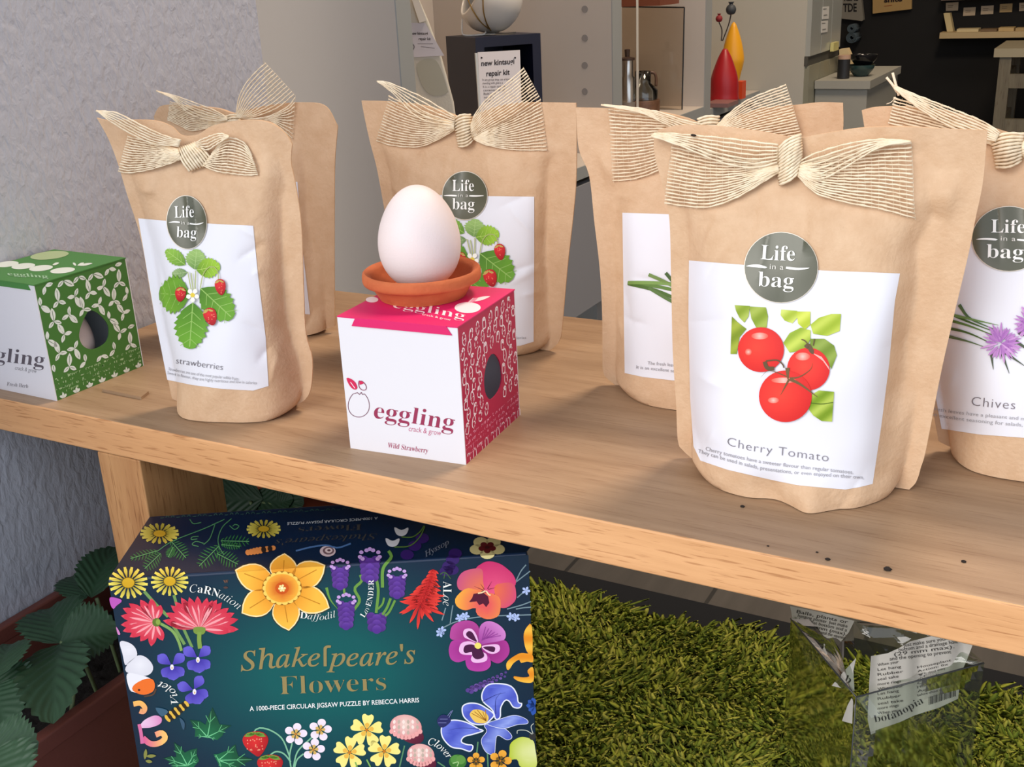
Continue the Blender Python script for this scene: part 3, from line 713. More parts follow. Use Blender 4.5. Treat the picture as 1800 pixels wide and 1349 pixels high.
# ---- E: cherry tomato bag, front right
E = Bag((1192, 787), 3, [(1216, 814), (1201, 800), (1192, 784), (1189, 717), (1183, 620), (1180, 480), (1177, 385), (1166, 330), (1154, 285), (1149, 250), (1158, 228)],
        [(1598, 866), (1611, 852), (1618, 828), (1627, 797), (1653, 663), (1678, 552), (1702, 450), (1715, 384), (1728, 320), (1736, 229)],
        [(1158, 228), (1196, 220), (1267, 222), (1338, 231), (1385, 240), (1405, 243), (1445, 235), (1516, 224), (1587, 222), (1658, 226), (1736, 229)], .040, .026, 5,
        dents=((.87, .45, .05, .33, -0.0128), (.88, .83, .08, .05, .005), (.84, .68, .07, .05, -.004), (.07, .8, .04, .06, .003), (.63, .0, .07, .09, .007), (.46, .02, .07, .06, -.004)))
re_ = bag_root('largest kraft bag at the right front whose white label reads Cherry Tomato', E)
E.pouch(re_)
le = label_sheet(E, re_, [(1211, 458), (1320, 467), (1450, 476), (1582, 481), (1573, 530), (1563, 640), (1549, 750), (1534, 851), (1510, 857), (1486, 861), (1450, 858), (1400, 853), (1351, 843), (1278, 826), (1231, 810), (1219, 785), (1213, 700), (1210, 560)])
p = Print(E.map, 5, base=.0009, step=.00004); K = lambda X, Y: (1180 + X / 4.0886, 400 + Y / 4.0886); K2 = lambda X, Y: (1180 + X / 4.0886, 650 + Y / 4.0886)
gl = lambda a, b: (lambda q: mixc(a, b, .5 + .5 * math.sin(q[0] * .13 + q[1] * .17)))
for pts, a, b_ in (([(435, 640), (475, 680), (540, 730), (490, 790), (470, 910), (425, 910)], (120, 140, 34), (160, 172, 60)), ([(455, 558), (565, 565), (555, 640), (525, 685), (490, 650), (465, 600)], (130, 152, 40), (168, 184, 84)),
                   ([(560, 568), (680, 575), (695, 640), (685, 720), (610, 720), (575, 655)], (126, 148, 38), (160, 176, 76)), ([(790, 590), (905, 600), (905, 650), (870, 690), (815, 670), (785, 630)], (160, 178, 50), (204, 214, 110)),
                   ([(900, 605), (1000, 605), (998, 700), (960, 735), (910, 690)], (170, 186, 44), (206, 214, 90)), ([(1000, 700), (1060, 650), (1150, 622), (1220, 622), (1210, 745), (1120, 780), (1020, 765)], (150, 172, 40), (186, 200, 80)),
                   ([(805, 830), (850, 760), (930, 720), (1000, 740), (1000, 800), (965, 880), (850, 900)], (140, 164, 44), (190, 204, 84)), ([(1000, 800), (1100, 800), (1170, 850), (1190, 920), (1150, 1020), (1120, 950), (1060, 910), (990, 900)], (110, 134, 40), (140, 160, 70))):
    p.poly([K(*q) for q in pts], gl(a, b_))
p.poly([K2(*q) for q in [(1010, 180), (1060, 150), (1170, 160), (1155, 375), (1080, 370), (1020, 330), (990, 290), (1005, 220)]], gl((116, 146, 30), (178, 196, 84)))
p.stroke([K2(1000, 240), K2(1080, 248), K2(1165, 236)], 1.5, (70, 96, 20))
def tomato(cx, cy, rx, ry, hl):
    p.ell(cx, cy, rx, ry, radial(cx - rx * .2, cy - ry * .1, rx * 1.25, (240, 66, 50), (206, 34, 34)), n=36)
    for hx, hy, hrx, hry in hl: p.ell(cx + hx, cy + hy, hrx, hry, radial(cx + hx, cy + hy, max(hrx, hry), (255, 190, 178), (240, 84, 68)), n=16)
tomato(1337.5, 615, 40.5, 39.5, ((-2, -24, 15, 6), (-22, 4, 6, 6)))
tomato(1421, 649, 37.5, 37.5, ((-10, -22, 13, 7),))
p.poly([K(1010, 900), K(1080, 930), K(1130, 1000), K(1140, 1030), K(1090, 960)], (250, 170, 160))
for q, wd in (([K(965, 865), K(985, 850), K(1010, 890), K(1025, 895)], 8), ([K(990, 850), K(960, 815), K(935, 805)], 2), ([K(1020, 850), K(1030, 800)], 2), ([K(670, 965), K(690, 1010), K(740, 1015)], 7), ([K(680, 960), K(760, 955), K(800, 985), K(810, 1010)], 2.5)):
    p.stroke(q, wd, (96, 74, 48))
tomato(1380.5, 697, 46.5, 45.5, ((-3, -28, 22, 5), (-21, 7, 10, 5)))
for q, wd in (([K(835, 1010), K(840, 1090), K(860, 1090)], 8), ([K(850, 1085), K(920, 1075), K(1000, 1020), K(1015, 975)], 3), ([K(850, 1090), K(930, 1130), K(1050, 1220)], 6), ([K(845, 1095), K(815, 1150), K(785, 1205)], 4), ([K(840, 1080), K(800, 1060), K(700, 1030), K(640, 1080)], 2)):
    p.stroke(q, wd, (110, 84, 52), taper=True)
p.build('picture', INK, le, 'printed photo of three red tomatoes with green leaves')
t = Print(E.map, 5, base=.0009, step=.00004)
t.text('Cherry Tomato', [(1278, 783), (1320, 793), (1367, 800), (1456, 812)], 21.5, (126, 122, 128), -.013, layer=0, space=1.1, up=(.08, -1))
t.text('Cherry tomatoes have a sweeter flavour than regular tomatoes.', [(1240, 792), (1300, 807), (1366, 819), (1500, 834)], 9.5, GREY, .003, layer=0, up=(.08, -1))
t.text('They can be used in salads, presentations, or even enjoyed on their own.', [(1227, 796), (1300, 817), (1371, 831), (1519, 843)], 9.5, GREY, .003, layer=0, up=(.08, -1))
t.build('lettering', INK, le, 'grey lettering naming the plant')
sticker(E, re_, 1373, 470.5, 64, 61.5, [(1337, 456), (1367, 458), (1397, 459)], [(1353, 473), (1377, 474.5)], [(1332, 503), (1365, 505), (1395, 506.5)], 38, 14, 38,
        [[(1311, 468), (1330, 465), (1347, 469), (1347, 472), (1332, 470.5)], [(1382, 469), (1402, 471), (1425, 471), (1404, 475), (1382, 472.5)]])
k = knot_mesh(E, re_, [(1365, 262), (1373, 326), (1409, 298), (1405, 236)], 13, .009); k['label'] = 'jute ribbon bow'
piece(E, 'ribbon_tail', k, [(1183, 250), (1270, 270), (1368, 288)], [(1168, 360), (1213, 366), (1249, 366), (1297, 348), (1347, 317), (1370, 303)], 18, [.001, .002, .004], [.001, .003, .005], bulge=.003)
piece(E, 'ribbon_fold', k, [(1146, 239), (1160, 233), (1241, 237), (1297, 242), (1368, 252)], [(1146, 240), (1199, 259), (1255, 284), (1297, 296), (1330, 298), (1366, 288)], 7, [.005, .007, .006], [.007, .011, .008])
piece(E, 'ribbon_tail', k, [(1408, 288), (1470, 270), (1540, 255), (1602, 248)], [(1404, 312), (1436, 342), (1491, 359), (1547, 370), (1608, 387)], 18, [.005, .003, .001], [.005, .003, .001], bulge=.003)
piece(E, 'ribbon_fold', k, [(1407, 281), (1436, 264), (1491, 249), (1547, 244), (1600, 248)], [(1406, 308), (1436, 320), (1458, 314), (1491, 295), (1547, 260), (1601, 249.5)], 6, [.006, .007, .004], [.007, .011, .005])
c = E.map(np.array([(1219., 238.)]), np.array([.0088]))[0]
bm = bmesh.new(); bmesh.ops.create_icosphere(bm, subdivisions=2, radius=1)
V = [(c[0] + v.co.x * .0016, c[1] + v.co.y * .001, c[2] + v.co.z * .0007 - v.co.x * .0002) for v in bm.verts]; Fc = [[v.index for v in f.verts] for f in bm.faces]; bm.free()
tag(build('soil_crumb', V, Fc, M_soil, smooth=True), 'black soil speck caught on the left ribbon of the cherry tomato bag', 'soil crumb', 'soil crumbs on the bench')
# ================================================================== egg boxes
def frame(px, py, a):
    c, s_ = math.cos(a), math.sin(a); return np.array([px, py, TZ]), np.array([c, s_, 0]), np.array([-s_, c, 0]), np.array([0, 0, 1.])
BW, BD, BH = .08, .0821, .0855
CARD = mat('grey_inner_card', (226, 228, 234), .8)
def egg_hole(cy, cz, ry, rz, n=40):
    t = np.linspace(0, 2 * np.pi, n, endpoint=False)
    return np.stack([cy + ry * np.sin(t) * (1 - .20 * -np.cos(t) * -1), cz - rz * np.cos(t)], 1)
def carton(name, org, rgb_side, rgb_top, label, hole, fg='egg'):
    O, ex, ey, ez = org
    root = thing(name, tuple(O - ex * BW / 2 + ey * BD / 2), label, 'box', None)
    P = lambda i, j, k: O - ex * i + ey * j + ez * k
    T_ = .0007
    M_front = mat('white_coated_card', (224, 221, 226), .45); M_side = mat('printed_card_side', rgb_side, .5); M_top = mat('printed_card_top', rgb_top, .5)
    # white front, back, left, bottom as one folded sleeve
    b = MB()
    b.prism([P(0, 0, .0), P(BW, 0, .0), P(BW, 0, BH), P(0, 0, BH)], ey * T_); b.build('front_panel', M_front, root)
    b = MB(); b.prism([P(0, BD - T_, 0), P(BW, BD - T_, 0), P(BW, BD - T_, BH), P(0, BD - T_, BH)], ey * T_)
    b.prism([P(T_, T_, .0004), P(BW - T_, T_, .0004), P(BW - T_, BD - T_, .0004), P(T_, BD - T_, .0004)], ez * T_)
    b.build('sleeve', CARD, root)
    # side panel with the egg-shaped window
    outer = [(T_, 0), (BD - T_, 0), (BD - T_, BH), (T_, BH)]
    H = [tuple(q) for q in hole]
    loops = [[Vector((q[0], q[1], 0)) for q in outer], [Vector((q[0], q[1], 0)) for q in H]]
    tri = tessellate_polygon(loops); flat = outer + H; n = len(flat)
    V = [P(0, q[0], q[1]) for q in flat] + [P(T_, q[0], q[1]) for q in flat]
    Fc = [tuple(t) for t in tri] + [tuple(i + n for i in t[::-1]) for t in tri]
    for lo, hi in ((0, 4), (4, n)):
        k = hi - lo
        for i in range(k): a, c = lo + i, lo + (i + 1) % k; Fc.append((a, c, c + n, a + n))
    side = build('side_panel', V, Fc, M_side, root)
    bm = bmesh.new(); bm.from_mesh(side.data); bmesh.ops.recalc_face_normals(bm, faces=bm.faces); bm.to_mesh(side.data); bm.free()
    V2 = [P(BW, q[0], q[1]) for q in flat] + [P(BW - T_, q[0], q[1]) for q in flat]  # unseen far side, its window added to let daylight into the box
    far = build('side_panel', V2, [f[::-1] for f in Fc], M_side, root); bm = bmesh.new(); bm.from_mesh(far.data); bmesh.ops.recalc_face_normals(bm, faces=bm.faces); bm.to_mesh(far.data); bm.free()
    return root, P, side, M_top
def inset(q, hole, grow=.001):
    c = hole.mean(0); h = c + (hole - c) * 1.04
    x, y = q; ins = False; j = len(h) - 1
    for i in range(len(h)):
        if (h[i, 1] > y) != (h[j, 1] > y) and x < (h[j, 0] - h[i, 0]) * (y - h[i, 1]) / (h[j, 1] - h[i, 1]) + h[i, 0]: ins = not ins
        j = i
    return ins
# ---- pink box
po = frame(-.0864, .0331, .0831); O, ex, ey, ez = po
sidemap = lambda o_: uv_map(o_[0], o_[2], o_[3], o_[1])
def hole_px(pts, o_):
    Q = np.array([at(*p, p0=o_[0], n=o_[1]) for p in pts]) - o_[0]; return np.stack([Q @ o_[2], Q @ o_[3]], 1)
hp = hole_px(spl([(868, 622), (878, 635), (882, 660), (879, 682), (868, 699), (860, 702), (853, 690), (851, 668), (854, 645), (860, 628)], 40, True), po)
pink, P, side, MT = carton('egg_box', po, (178, 24, 70), (216, 20, 100), 'white and pink cardboard box with an egg shaped window, the white egg standing on it', hp)
b = MB(); b.prism([P(-.0003, -.0002, BH), P(BW, -.0002, BH), P(BW, BD, BH), P(-.0003, BD, BH)], ez * .0007)
b.prism([P(.0035, -.0008, BH - .0045), P(BW - .010, -.0008, BH - .0045), P(BW - .013, -.0008, BH + .0007), P(.007, -.0008, BH + .0007)], ey * .0006)
lid = b.build('lid', MT, pink)
pr = Print(plane_map(O + ez * (BH + .0007), ez), 9)
pw = (250, 236, 240)
for cx, cy, rx, ry in ((654, 527, 11, 5), (822, 541, 23, 9.5), (684, 520, 14, 6)): pr.ell(cx, cy, rx, ry, pw)
pr.petal((826, 530), (862, 521), 6, pw); pr.petal((822, 532), (840, 524), 6, (235, 150, 180)); pr.stroke([(822, 534), (832, 524)], 1.2, pw)
pr.text(serif('eggling'), [(690, 541), (760, 551), (816, 562)], 33, pw, -.012, up=(.15, -.55)); pr.text('crack & grow', [(742, 554), (792, 564)], 8, pw, up=(.1, -.6))
pr.build('lid_print', INKG, lid, 'white eggs and lettering on the pink lid')
fm = plane_map(O, -ey)
pr = Print(fm, 12); dk = (150, 52, 84)
front = [o for o in pink.children if o.name.startswith('front_panel')][0]; ORG[front] = ORG[pink]
pr.text(serif('eggling'), [(656, 735), (720, 744), (797, 757)], 42, dk, -.006); pr.text('crack & grow', [(718, 758), (775, 766)], 13.5, (196, 110, 140)); pr.text(serif('Wild Strawberry'), [(681, 787), (752, 797)], 13, (168, 80, 108), -.006)
eg = [(630.6 + 18.5 * math.sin(a) * (1 - .12 * math.cos(a)), 711 - 22.5 * math.cos(a)) for a in np.linspace(.62, 6.28 - .62, 30)]
pr.stroke(eg, 1.1, (120, 70, 90), 50)
zz = [eg[-1], (624, 692), (628, 690.5), (632, 694), (635, 690), (637, 694), eg[0]]
for a_, b_ in zip(zz[:-1], zz[1:]): pr.stroke([a_, b_], 1.1, (120, 70, 90), 3)
pr.poly([(609, 665), (616, 666), (624, 672), (628, 681), (626, 685), (620, 684), (613, 676)], (204, 40, 84), 20); pr.stroke([(616, 672), (624, 683)], 1.2, (240, 220, 228), 4)
pr.stroke([(631, 670), (637, 671), (643, 678), (643, 685), (637, 686), (632, 682), (630, 675), (631, 670)], 1.2, (140, 70, 96), 24); pr.poly([(631, 670), (637, 671), (640, 674), (632, 677)], (204, 40, 84))
pr.build('front_lettering', INKG, front, 'pink logo and lettering')
pr = Print(sidemap(po), .02, step=.000015); wl = (246, 226, 232)
ORG[side] = ORG[pink]
def motif(cx, cz, k, rot):
    c, s_ = math.cos(rot), math.sin(rot); q = []
    sh = [(0, -.0042), (.0019, -.0018), (.0021, .0012), (.0009, .0038), (-.0009, .0040), (-.0021, .0012), (-.0019, -.0018)] if k else [(-.0018, -.003), (.0018, -.0032), (.0021, .001), (.0012, .0032), (-.0014, .003), (-.002, 0)]
    for x, y in sh: q.append((cx + x * c - y * s_, cz + x * s_ + y * c))
    return q
def ring(pr, q, wd, col):
    pr.stroke(q + [q[0]], wd, col, 26, layer=0)
r2 = random.Random(3)
for i in range(9):
    for j in range(9):
        cx = .0045 + i * .0092 + (.003 if j % 2 else 0); cz = .0215 + j * .0078 + i * .0006
        if cz > BH - .004 or cx > BD - .004: continue
        q = motif(cx, cz, (i + j) % 2, r2.uniform(-.45, .1))
        if any(inset(v, hp) for v in q): continue
        ring(pr, q, .00085, wl)
        if (i + j) % 2 == 0: pr.poly([(cx - .0008, cz + .001), (cx + .001, cz + .0012), (cx + .0008, cz + .0028), (cx - .0006, cz + .0028)], wl, layer=0)
        else: pr.stroke([(cx - .001, cz), (cx + .001, cz + .0006)], .0005, wl, 3, layer=0)
for k, tx in enumerate(('& cultivar  romper & cultivar  craquer &', 'cultiver  crack & grow  kraken & kweken', 'romper & cultivar  filtrar & cultiver', 'crack & grow  recopilar & cultivar')):
    z = .0150 - k * .0036
    pr.text(tx, [(.0015, z), (BD - .001, z)], .0040, (236, 150, 178), up=(0, 1), layer=0)
for i in range(10): ring(pr, motif(.004 + i * .0085, .0022, 0, 0), .0007, wl)
pr.build('side_print', INKG, side, 'white strawberry pattern and lettering on the pink side')

# ---- saucer and egg
sc = at(744, 519, z=TZ + BH + .0007); TERRA = mat('terracotta', (196, 104, 58), .8, bump=.2, bscale=300, mottle=.15, mscale=60, rgb2=(178, 88, 48))
zb = TZ + BH + .0009
prof = [(0, 0), (.0255, 0), (.0275, .0008), (.0322, .0085), (.0345, .0092), (.0366, .0100), (.0372, .0120), (.0369, .0158), (.0358, .0172), (.0343, .0166), (.0322, .0150), (.0300, .0105), (.0262, .0052), (.0240, .0040), (0, .0040)]
b = MB(); b.lathe(spl(prof, 60), (sc[0], sc[1], zb), 72); o = b.build('terracotta_saucer', TERRA, None, True, sharp=50)
tag(o, 'small orange terracotta saucer on top of the pink box', 'saucer')
EGG = mat('egg_shell', (228, 213, 211), .55, bump=.12, bscale=900)
def egg(c, hw, hh, name, lb, tilt=0):
    t = np.linspace(0, np.pi, 44); b = MB(); pr_ = [(hw * math.sin(a) * (1 + .13 * math.cos(a)), hh * (1 - math.cos(a))) for a in t]
    b.lathe(pr_, c, 64); o = b.build(name, EGG, None, True)
    if tilt: o.rotation_euler = (0, tilt, 0)
    return tag(o, lb, 'egg')
egg((sc[0], sc[1], zb + .0041), .0254, .0325, 'white_egg', 'white egg standing upright in the terracotta saucer')

# ---- green box
go = frame(-.4157, .0129, -.0194); O, ex, ey, ez = go
hg_ = hole_px(spl([(158, 546), (172, 551), (188, 568), (191.5, 585), (186, 602), (170, 612.5), (157, 614), (145, 607), (139, 592), (142, 575), (150, 556)], 40, True), go)
green, P, side, MT = carton('egg_box', go, (66, 120, 50), (66, 128, 56), 'green and white cardboard box with leaf print at the left end of the bench', hg_)
b = MB(); b.prism([P(-.0004, -.0002, BH), P(BW, -.0002, BH), P(BW, BD, BH), P(-.0004, BD, BH)], ez * .0007)
b.prism([P(.004, -.0004, BH - .0035), P(BW - .008, -.0004, BH - .0035), P(BW - .010, -.0004, BH + .0007), P(.006, -.0004, BH + .0007)], ey * .0004)
lid = b.build('lid', MT, green)
pr = Print(plane_map(O + ez * (BH + .0007), ez), 9); gw = (228, 236, 228)
for cx, cy, rx, ry, c in ((12, 464.5, 21, 5, gw), (41, 468, 21, 5, gw), (72, 471.5, 21, 5, gw), (110, 475.5, 22, 5, gw), (87, 449, 34, 7, (172, 192, 140))): pr.ell(cx, cy, rx, ry, c, -.1)
for q in ([(136, 467), (148, 462)], [(138, 467), (163, 463)], [(134, 467), (128, 462)], [(92, 466), (104, 462)]): pr.petal(q[0], q[1], 4, gw)
pr.text(serif('eggling'), [(14, 484), (85, 489)], 19, (160, 200, 160), up=(-.2, -.45)); pr.build('lid_print', INKG, lid, 'white eggs and lettering on the green lid')
pr = Print(plane_map(O, -ey), 12)
front = [o for o in green.children if o.name.startswith('front_panel')][0]; ORG[front] = ORG[green]
dg = (92, 84, 92)
pr.text(serif('eggling'), [(-48, 630), (20, 638), (77, 645)], 36, dg, -.006); pr.text('crack & grow', [(26, 650), (64, 656)], 10, (150, 146, 150)); pr.text(serif('Fresh Herb'), [(12, 678), (49, 682.5)], 9.5, (140, 134, 140), -.006)
pr.build('front_lettering', INKG, front, 'grey lettering')
pr = Print(sidemap(go), .02, step=.000015); ORG[side] = ORG[green]; r2 = random.Random(11)
def sprig(pr, cx, cz, rot, sc_=1.):
    for da, ln, wd in ((0, .0082, .0036), (2.2, .0052, .0026), (-2.0, .0056, .0026)):
        a = rot + da; t_ = (cx + math.cos(a) * ln * sc_, cz + math.sin(a) * ln * sc_)
        if any(inset(v, hg_) or not (.0005 < v[0] < BD - .0005 and .0165 < v[1] < BH - .0008) for v in (t_, (cx, cz), ((cx + t_[0]) / 2, (cz + t_[1]) / 2))): continue
        pr.petal((cx, cz), t_, wd * sc_, gw, .5, layer=0); pr.stroke([(cx, cz), (cx + math.cos(a) * ln * sc_ * .8, cz + math.sin(a) * ln * sc_ * .8)], .0005, (110, 130, 110), 3, layer=1)
for i in range(8):
    for j in range(7):
        cx = .003 + i * .0138 + (.0068 if j % 2 else 0) + r2.uniform(-.001, .001); cz = .021 + j * .0122 + r2.uniform(-.001, .001)
        sprig(pr, cx, cz, (1.7 if (i + j) % 2 else -.9) + r2.uniform(-.4, .4), 1.2)
for i in range(7):
    for a in (.6, 1.5, 2.4): pr.petal((.006 + i * .0118, .0003), (.006 + i * .0118 + .0042 * math.cos(a), .0004 + .0042 * math.sin(a)), .002, gw, layer=0)
for k, tx in enumerate(('& cultivar  recopilar & a cultiver', 'cultivar  recopilar & cultiver  filtrar', 'recopilar & a cultivar  a cultivar &', 'a cultivar  filtrar & cultiver  recopilar')):
    z = .0140 - k * .0034; pr.text(tx, [(.0015, z), (BD - .001, z)], .0037, (168, 200, 150), up=(0, 1), layer=0)
pr.build('side_print', INKG, side, 'white leaf sprig pattern on the green side')
hc = hg_.mean(0); ec = P(.030, hc[0] - .006, .0012)
egg(tuple(ec), .0225, .030, 'white_egg', 'egg seen inside the green box through its window')
# ================================================================== jigsaw puzzle box
Wd, Dp, Hh = .25, .0927, .325
ya, ln = .5452, .056
TL3 = np.array([-.2633, -.0921, -.0534 + TZ])
ex = np.array([math.cos(ya), math.sin(ya), 0]); nh = np.array([math.sin(ya), -math.cos(ya), 0]); zz_ = np.array([0, 0, 1.])
upv = zz_ * math.cos(ln) - nh * math.sin(ln)
nf = nh * math.cos(ln) + zz_ * math.sin(ln)
Hh = (TL3[2] - .0068) / math.cos(ln)
puz = thing('puzzle_box', tuple(TL3 + ex * Wd / 2 - nf * Dp / 2 - upv * Hh + np.array([0, 0, 0])), 'dark teal jigsaw puzzle box covered with painted flowers, standing below the front of the bench', 'puzzle box')
tn = np.cross(ex, nh) * -1; tn = zz_
P = lambda i, j, k: TL3 + ex * i - nf * j - upv * k
M_nav = mat('navy_glossy_card', (16, 36, 62), .3, spec=.5)
b = MB()
c8 = [P(i, j, k) for k in (Hh, 0) for j in (0, Dp) for i in (0, Wd)]
b.add(c8, [(0, 2, 3, 1), (4, 5, 7, 6), (0, 1, 5, 4), (2, 6, 7, 3), (0, 4, 6, 2), (1, 3, 7, 5)])
body = b.build('carton', M_nav, puz, bevel=.0016)
E1 = ((188, 1020), (930, 972))
fm_f, fm_t = plane_map(TL3, nf), plane_map(TL3, upv)
def pmap(Pp, lift):
    Pp = np.asarray(Pp); (ax, ay), (bx, by) = E1
    s_ = (bx - ax) * (Pp[:, 1] - ay) - (by - ay) * (Pp[:, 0] - ax)
    a, c = fm_f(Pp, lift), fm_t(Pp, lift)
    q = np.where((s_ > 0)[:, None], a, c)
    return q
# printed ground: teal in the middle, navy round the border and on the top
ground = lambda p: mixc((2, 88, 88), (12, 38, 60), max(0, (math.hypot((p[0] - 575) / 1.15, (p[1] - 1185) / .72) - 90) / 220))
pf_ = Print(fm_f, 30, base=.00012)
bl, br = (246.5, 1365), (943.5, 1365)
pf_.poly([(191, 1024), (929, 976), (943, 1365), (248, 1365)], ground)
fp = pf_.build('front_print', INKG, puz, 'teal front with a wreath of painted flowers')
pt = Print(fm_t, 40, base=.0001)
pt.poly([(191, 1017), (926, 970), (1010, 870), (264, 909)], lambda p: mixc((8, 26, 52), (6, 34, 60), (p[0] - 190) / 700))
tp = pt.build('top_print', INKG, puz, 'navy top edge of the box')
A = Print(pmap, 25, E1, step=.000018, base=.00026)
k1 = lambda X, Y: (180 + X / 4.4975, 880 + Y / 4.4975)
k2 = lambda X, Y: (560 + X / 4.4975, 880 + Y / 4.4975)
k3 = lambda X, Y: (180 + X / 4.4975, 1049 + Y / 4.4975)
k4 = lambda X, Y: (560 + X / 4.4975, 1049 + Y / 4.4975)
L = lambda k, pts: [k(*p) for p in pts]
def G(): A.layer = 0
def shade(cx, cy, r, a, b_): return radial(cx, cy, r, a, b_)
# daisies
for q, wd, c in ((L(k1, [(330, 720), (430, 830), (520, 920)]), 5.5, (112, 150, 84)), (L(k1, [(565, 750), (580, 800), (620, 960), (710, 1165)]), 5, (112, 150, 84)), (L(k1, [(540, 960), (590, 1040), (650, 1140)]), 5.5, (112, 150, 84)),
                 (L(k1, [(450, 970), (550, 1030), (600, 1110), (625, 1190)]), 5, (130, 166, 90))): A.stroke(q, wd, c)
G()
def daisy(cx, cy, rx, ry, dim=1.):
    A.layer = 2
    for i in range(17):
        a = 2 * math.pi * i / 17 + .1
        A.petal((cx + rx * .2 * math.cos(a), cy + ry * .2 * math.sin(a)), (cx + rx * math.cos(a), cy + ry * math.sin(a)), rx * .175, shade(cx, cy, rx, (150 * dim, 130 * dim, 30 * dim), (246 * dim, 228 * dim, 104 * dim)), .7, blunt=.75, layer=2 + i % 2)
    A.layer = 5; A.ell(cx, cy, rx * .36, ry * .36, (110 * dim, 92 * dim, 20)); A.ell(cx, cy, rx * .31, ry * .31, shade(cx, cy - ry * .1, rx * .35, (236 * dim, 196 * dim, 50), (206 * dim, 160 * dim, 30)))
daisy(*k1(204, 652), 34.5, 28); daisy(*k1(532, 640), 33, 25.5); daisy(*k1(452, 262), 34, 18, .85); daisy(*k1(1275, 226), 30, 16, .85)
# carnations
def carn(bx, by, tips, k):
    b_ = k(bx, by); A.layer = 4
    for i, t in enumerate(tips):
        t = k(*t); m_ = ((b_[0] + t[0]) / 2, (b_[1] + t[1]) / 2); ln_ = math.hypot(t[0] - b_[0], t[1] - b_[1])
        A.petal(b_, t, 15, shade(*b_, ln_, (232, 104, 116), (206, 40, 66)), .62, layer=4 + (i % 3) * 2)
        A.petal(b_, (b_[0] * .25 + t[0] * .75, b_[1] * .25 + t[1] * .75), 4, (244, 160, 166), .6, layer=5 + (i % 3) * 2)
    A.layer = 11
carn(415, 965, [(300, 785), (385, 775), (462, 828), (210, 815), (160, 852), (145, 912), (145, 985), (160, 1035), (215, 1082), (300, 1115), (385, 1155), (478, 1110), (350, 830), (250, 1060)], k1)
A.ell(*k1(428, 965), 7.5, 7.5, (96, 120, 44)); A.ell(*k1(440, 962), 4, 5, (140, 166, 70))
A.stroke(L(k1, [(768, 1040), (765, 1100), (772, 1172)]), 7.5, (128, 158, 70))
carn(770, 1015, [(478, 950), (500, 890), (540, 830), (572, 800), (622, 768), (685, 765), (752, 758), (828, 770), (905, 785), (945, 808), (1000, 850), (1045, 890), (1075, 940), (1078, 1020), (1020, 1035), (520, 970), (640, 790), (870, 790), (960, 860)], k1)
A.poly(L(k1, [(720, 1010), (760, 1000), (815, 1010), (805, 1055), (765, 1062), (725, 1050)]), (120, 146, 62), 14)
# daffodil
G(); A.layer = 12
c0 = k1(1420, 695)
for t in ((1440, 418), (1762, 512), (1797, 852), (1475, 1032), (1100, 893), (1048, 550)):
    t = k1(*t); d = np.subtract(t, c0); b_ = tuple(np.add(c0, d * .12))
    A.petal(b_, np.add(c0, d * 1.02), 52, (48, 50, 40), .52, layer=12); A.petal(b_, t, 49, (255, 228, 170), .52, layer=13); A.petal(b_, tuple(np.add(c0, d * .97)), 45, shade(*c0, 62, (214, 120, 20), (252, 186, 66)), .52, layer=14)
    A.stroke([tuple(np.add(c0, d * .3)), tuple(np.add(c0, d * .8))], 1.6, (196, 128, 30), 5, layer=15)
A.layer = 16
A.ell(*c0, 35, 30, (150, 96, 20))
for i in range(18):
    a = i * math.pi / 9; A.ell(c0[0] + 29 * math.cos(a), c0[1] + 25 * math.sin(a), 5.5, 5, (248, 206, 96), n=12, layer=17)
A.layer = 18
A.ell(*c0, 29, 25, shade(*c0, 29, (196, 66, 14), (246, 178, 60))); A.ell(*c0, 12, 10.5, shade(*c0, 12, (150, 50, 10), (206, 84, 20)))
for i in range(6): A.ell(c0[0] + 4.6 * math.cos(i), c0[1] + 4.6 * math.sin(i), 2.2, 2.2, (246, 226, 150), n=8, layer=20)
A.ell(*c0, 2.6, 2.6, (255, 240, 190))
# lavender
G()
for q, wd, tpr in ((L(k2, [(62, 690), (90, 780), (150, 860)]), 5, 1), (L(k2, [(330, 590), (340, 640), (285, 700), (325, 790), (280, 865)]), 5, 0), (L(k2, [(552, 400), (575, 450), (510, 540), (505, 690)]), 5.5, 0), (L(k2, [(455, 610), (472, 720), (455, 890)]), 5, 0),
                   (L(k2, [(570, 775), (540, 850), (505, 905)]), 4.5, 0), (L(k2, [(605, 790), (560, 880), (525, 915)]), 4, 0), (L(k2, [(518, 770), (505, 820), (470, 860)]), 3.5, 0), (L(k2, [(200, 690), (205, 740)]), 4, 0)):
    A.stroke(q, wd, (104, 150, 66), taper=bool(tpr))
def lav(cx, cy, s_, n=4, tip=True):
    cx, cy = k2(cx, cy); A.layer = 3
    for r in range(n):
        y = cy + r * 8 * s_ * 1.1
        for dx in (-9, 9): A.ell(cx + dx * s_ * (1 - .1 * r), y + 2, 7.5 * s_, 6.8 * s_, shade(cx + dx * s_, y, 9 * s_, (126, 82, 178), (70, 36, 118)), layer=3 + r * 2, n=14)
        A.ell(cx, y + 5 * s_, 7.5 * s_, 7 * s_, shade(cx, y + 3 * s_, 8 * s_, (150, 104, 198), (84, 46, 140)), layer=4 + r * 2, n=14)
    if tip:
        A.layer = 12
        for dx, dy in ((-13, -7), (13, -7), (0, -12), (-15, 0), (15, 0), (-5, -10), (5, -10), (-11, 3), (12, 3)): A.ell(cx + dx * s_, cy + dy * s_ - 4, 3.4 * s_, 3 * s_, (198, 158, 218), n=10, layer=12)
for x, y, s_, n, tp_ in ((170, 540, 1, 4, 1), (405, 465, 1.15, 4, 1), (620, 610, 1, 4, 1), (218, 815, 1, 5, 1), (460, 910, 1.1, 3, 0)): lav(x, y, s_, n, tp_)
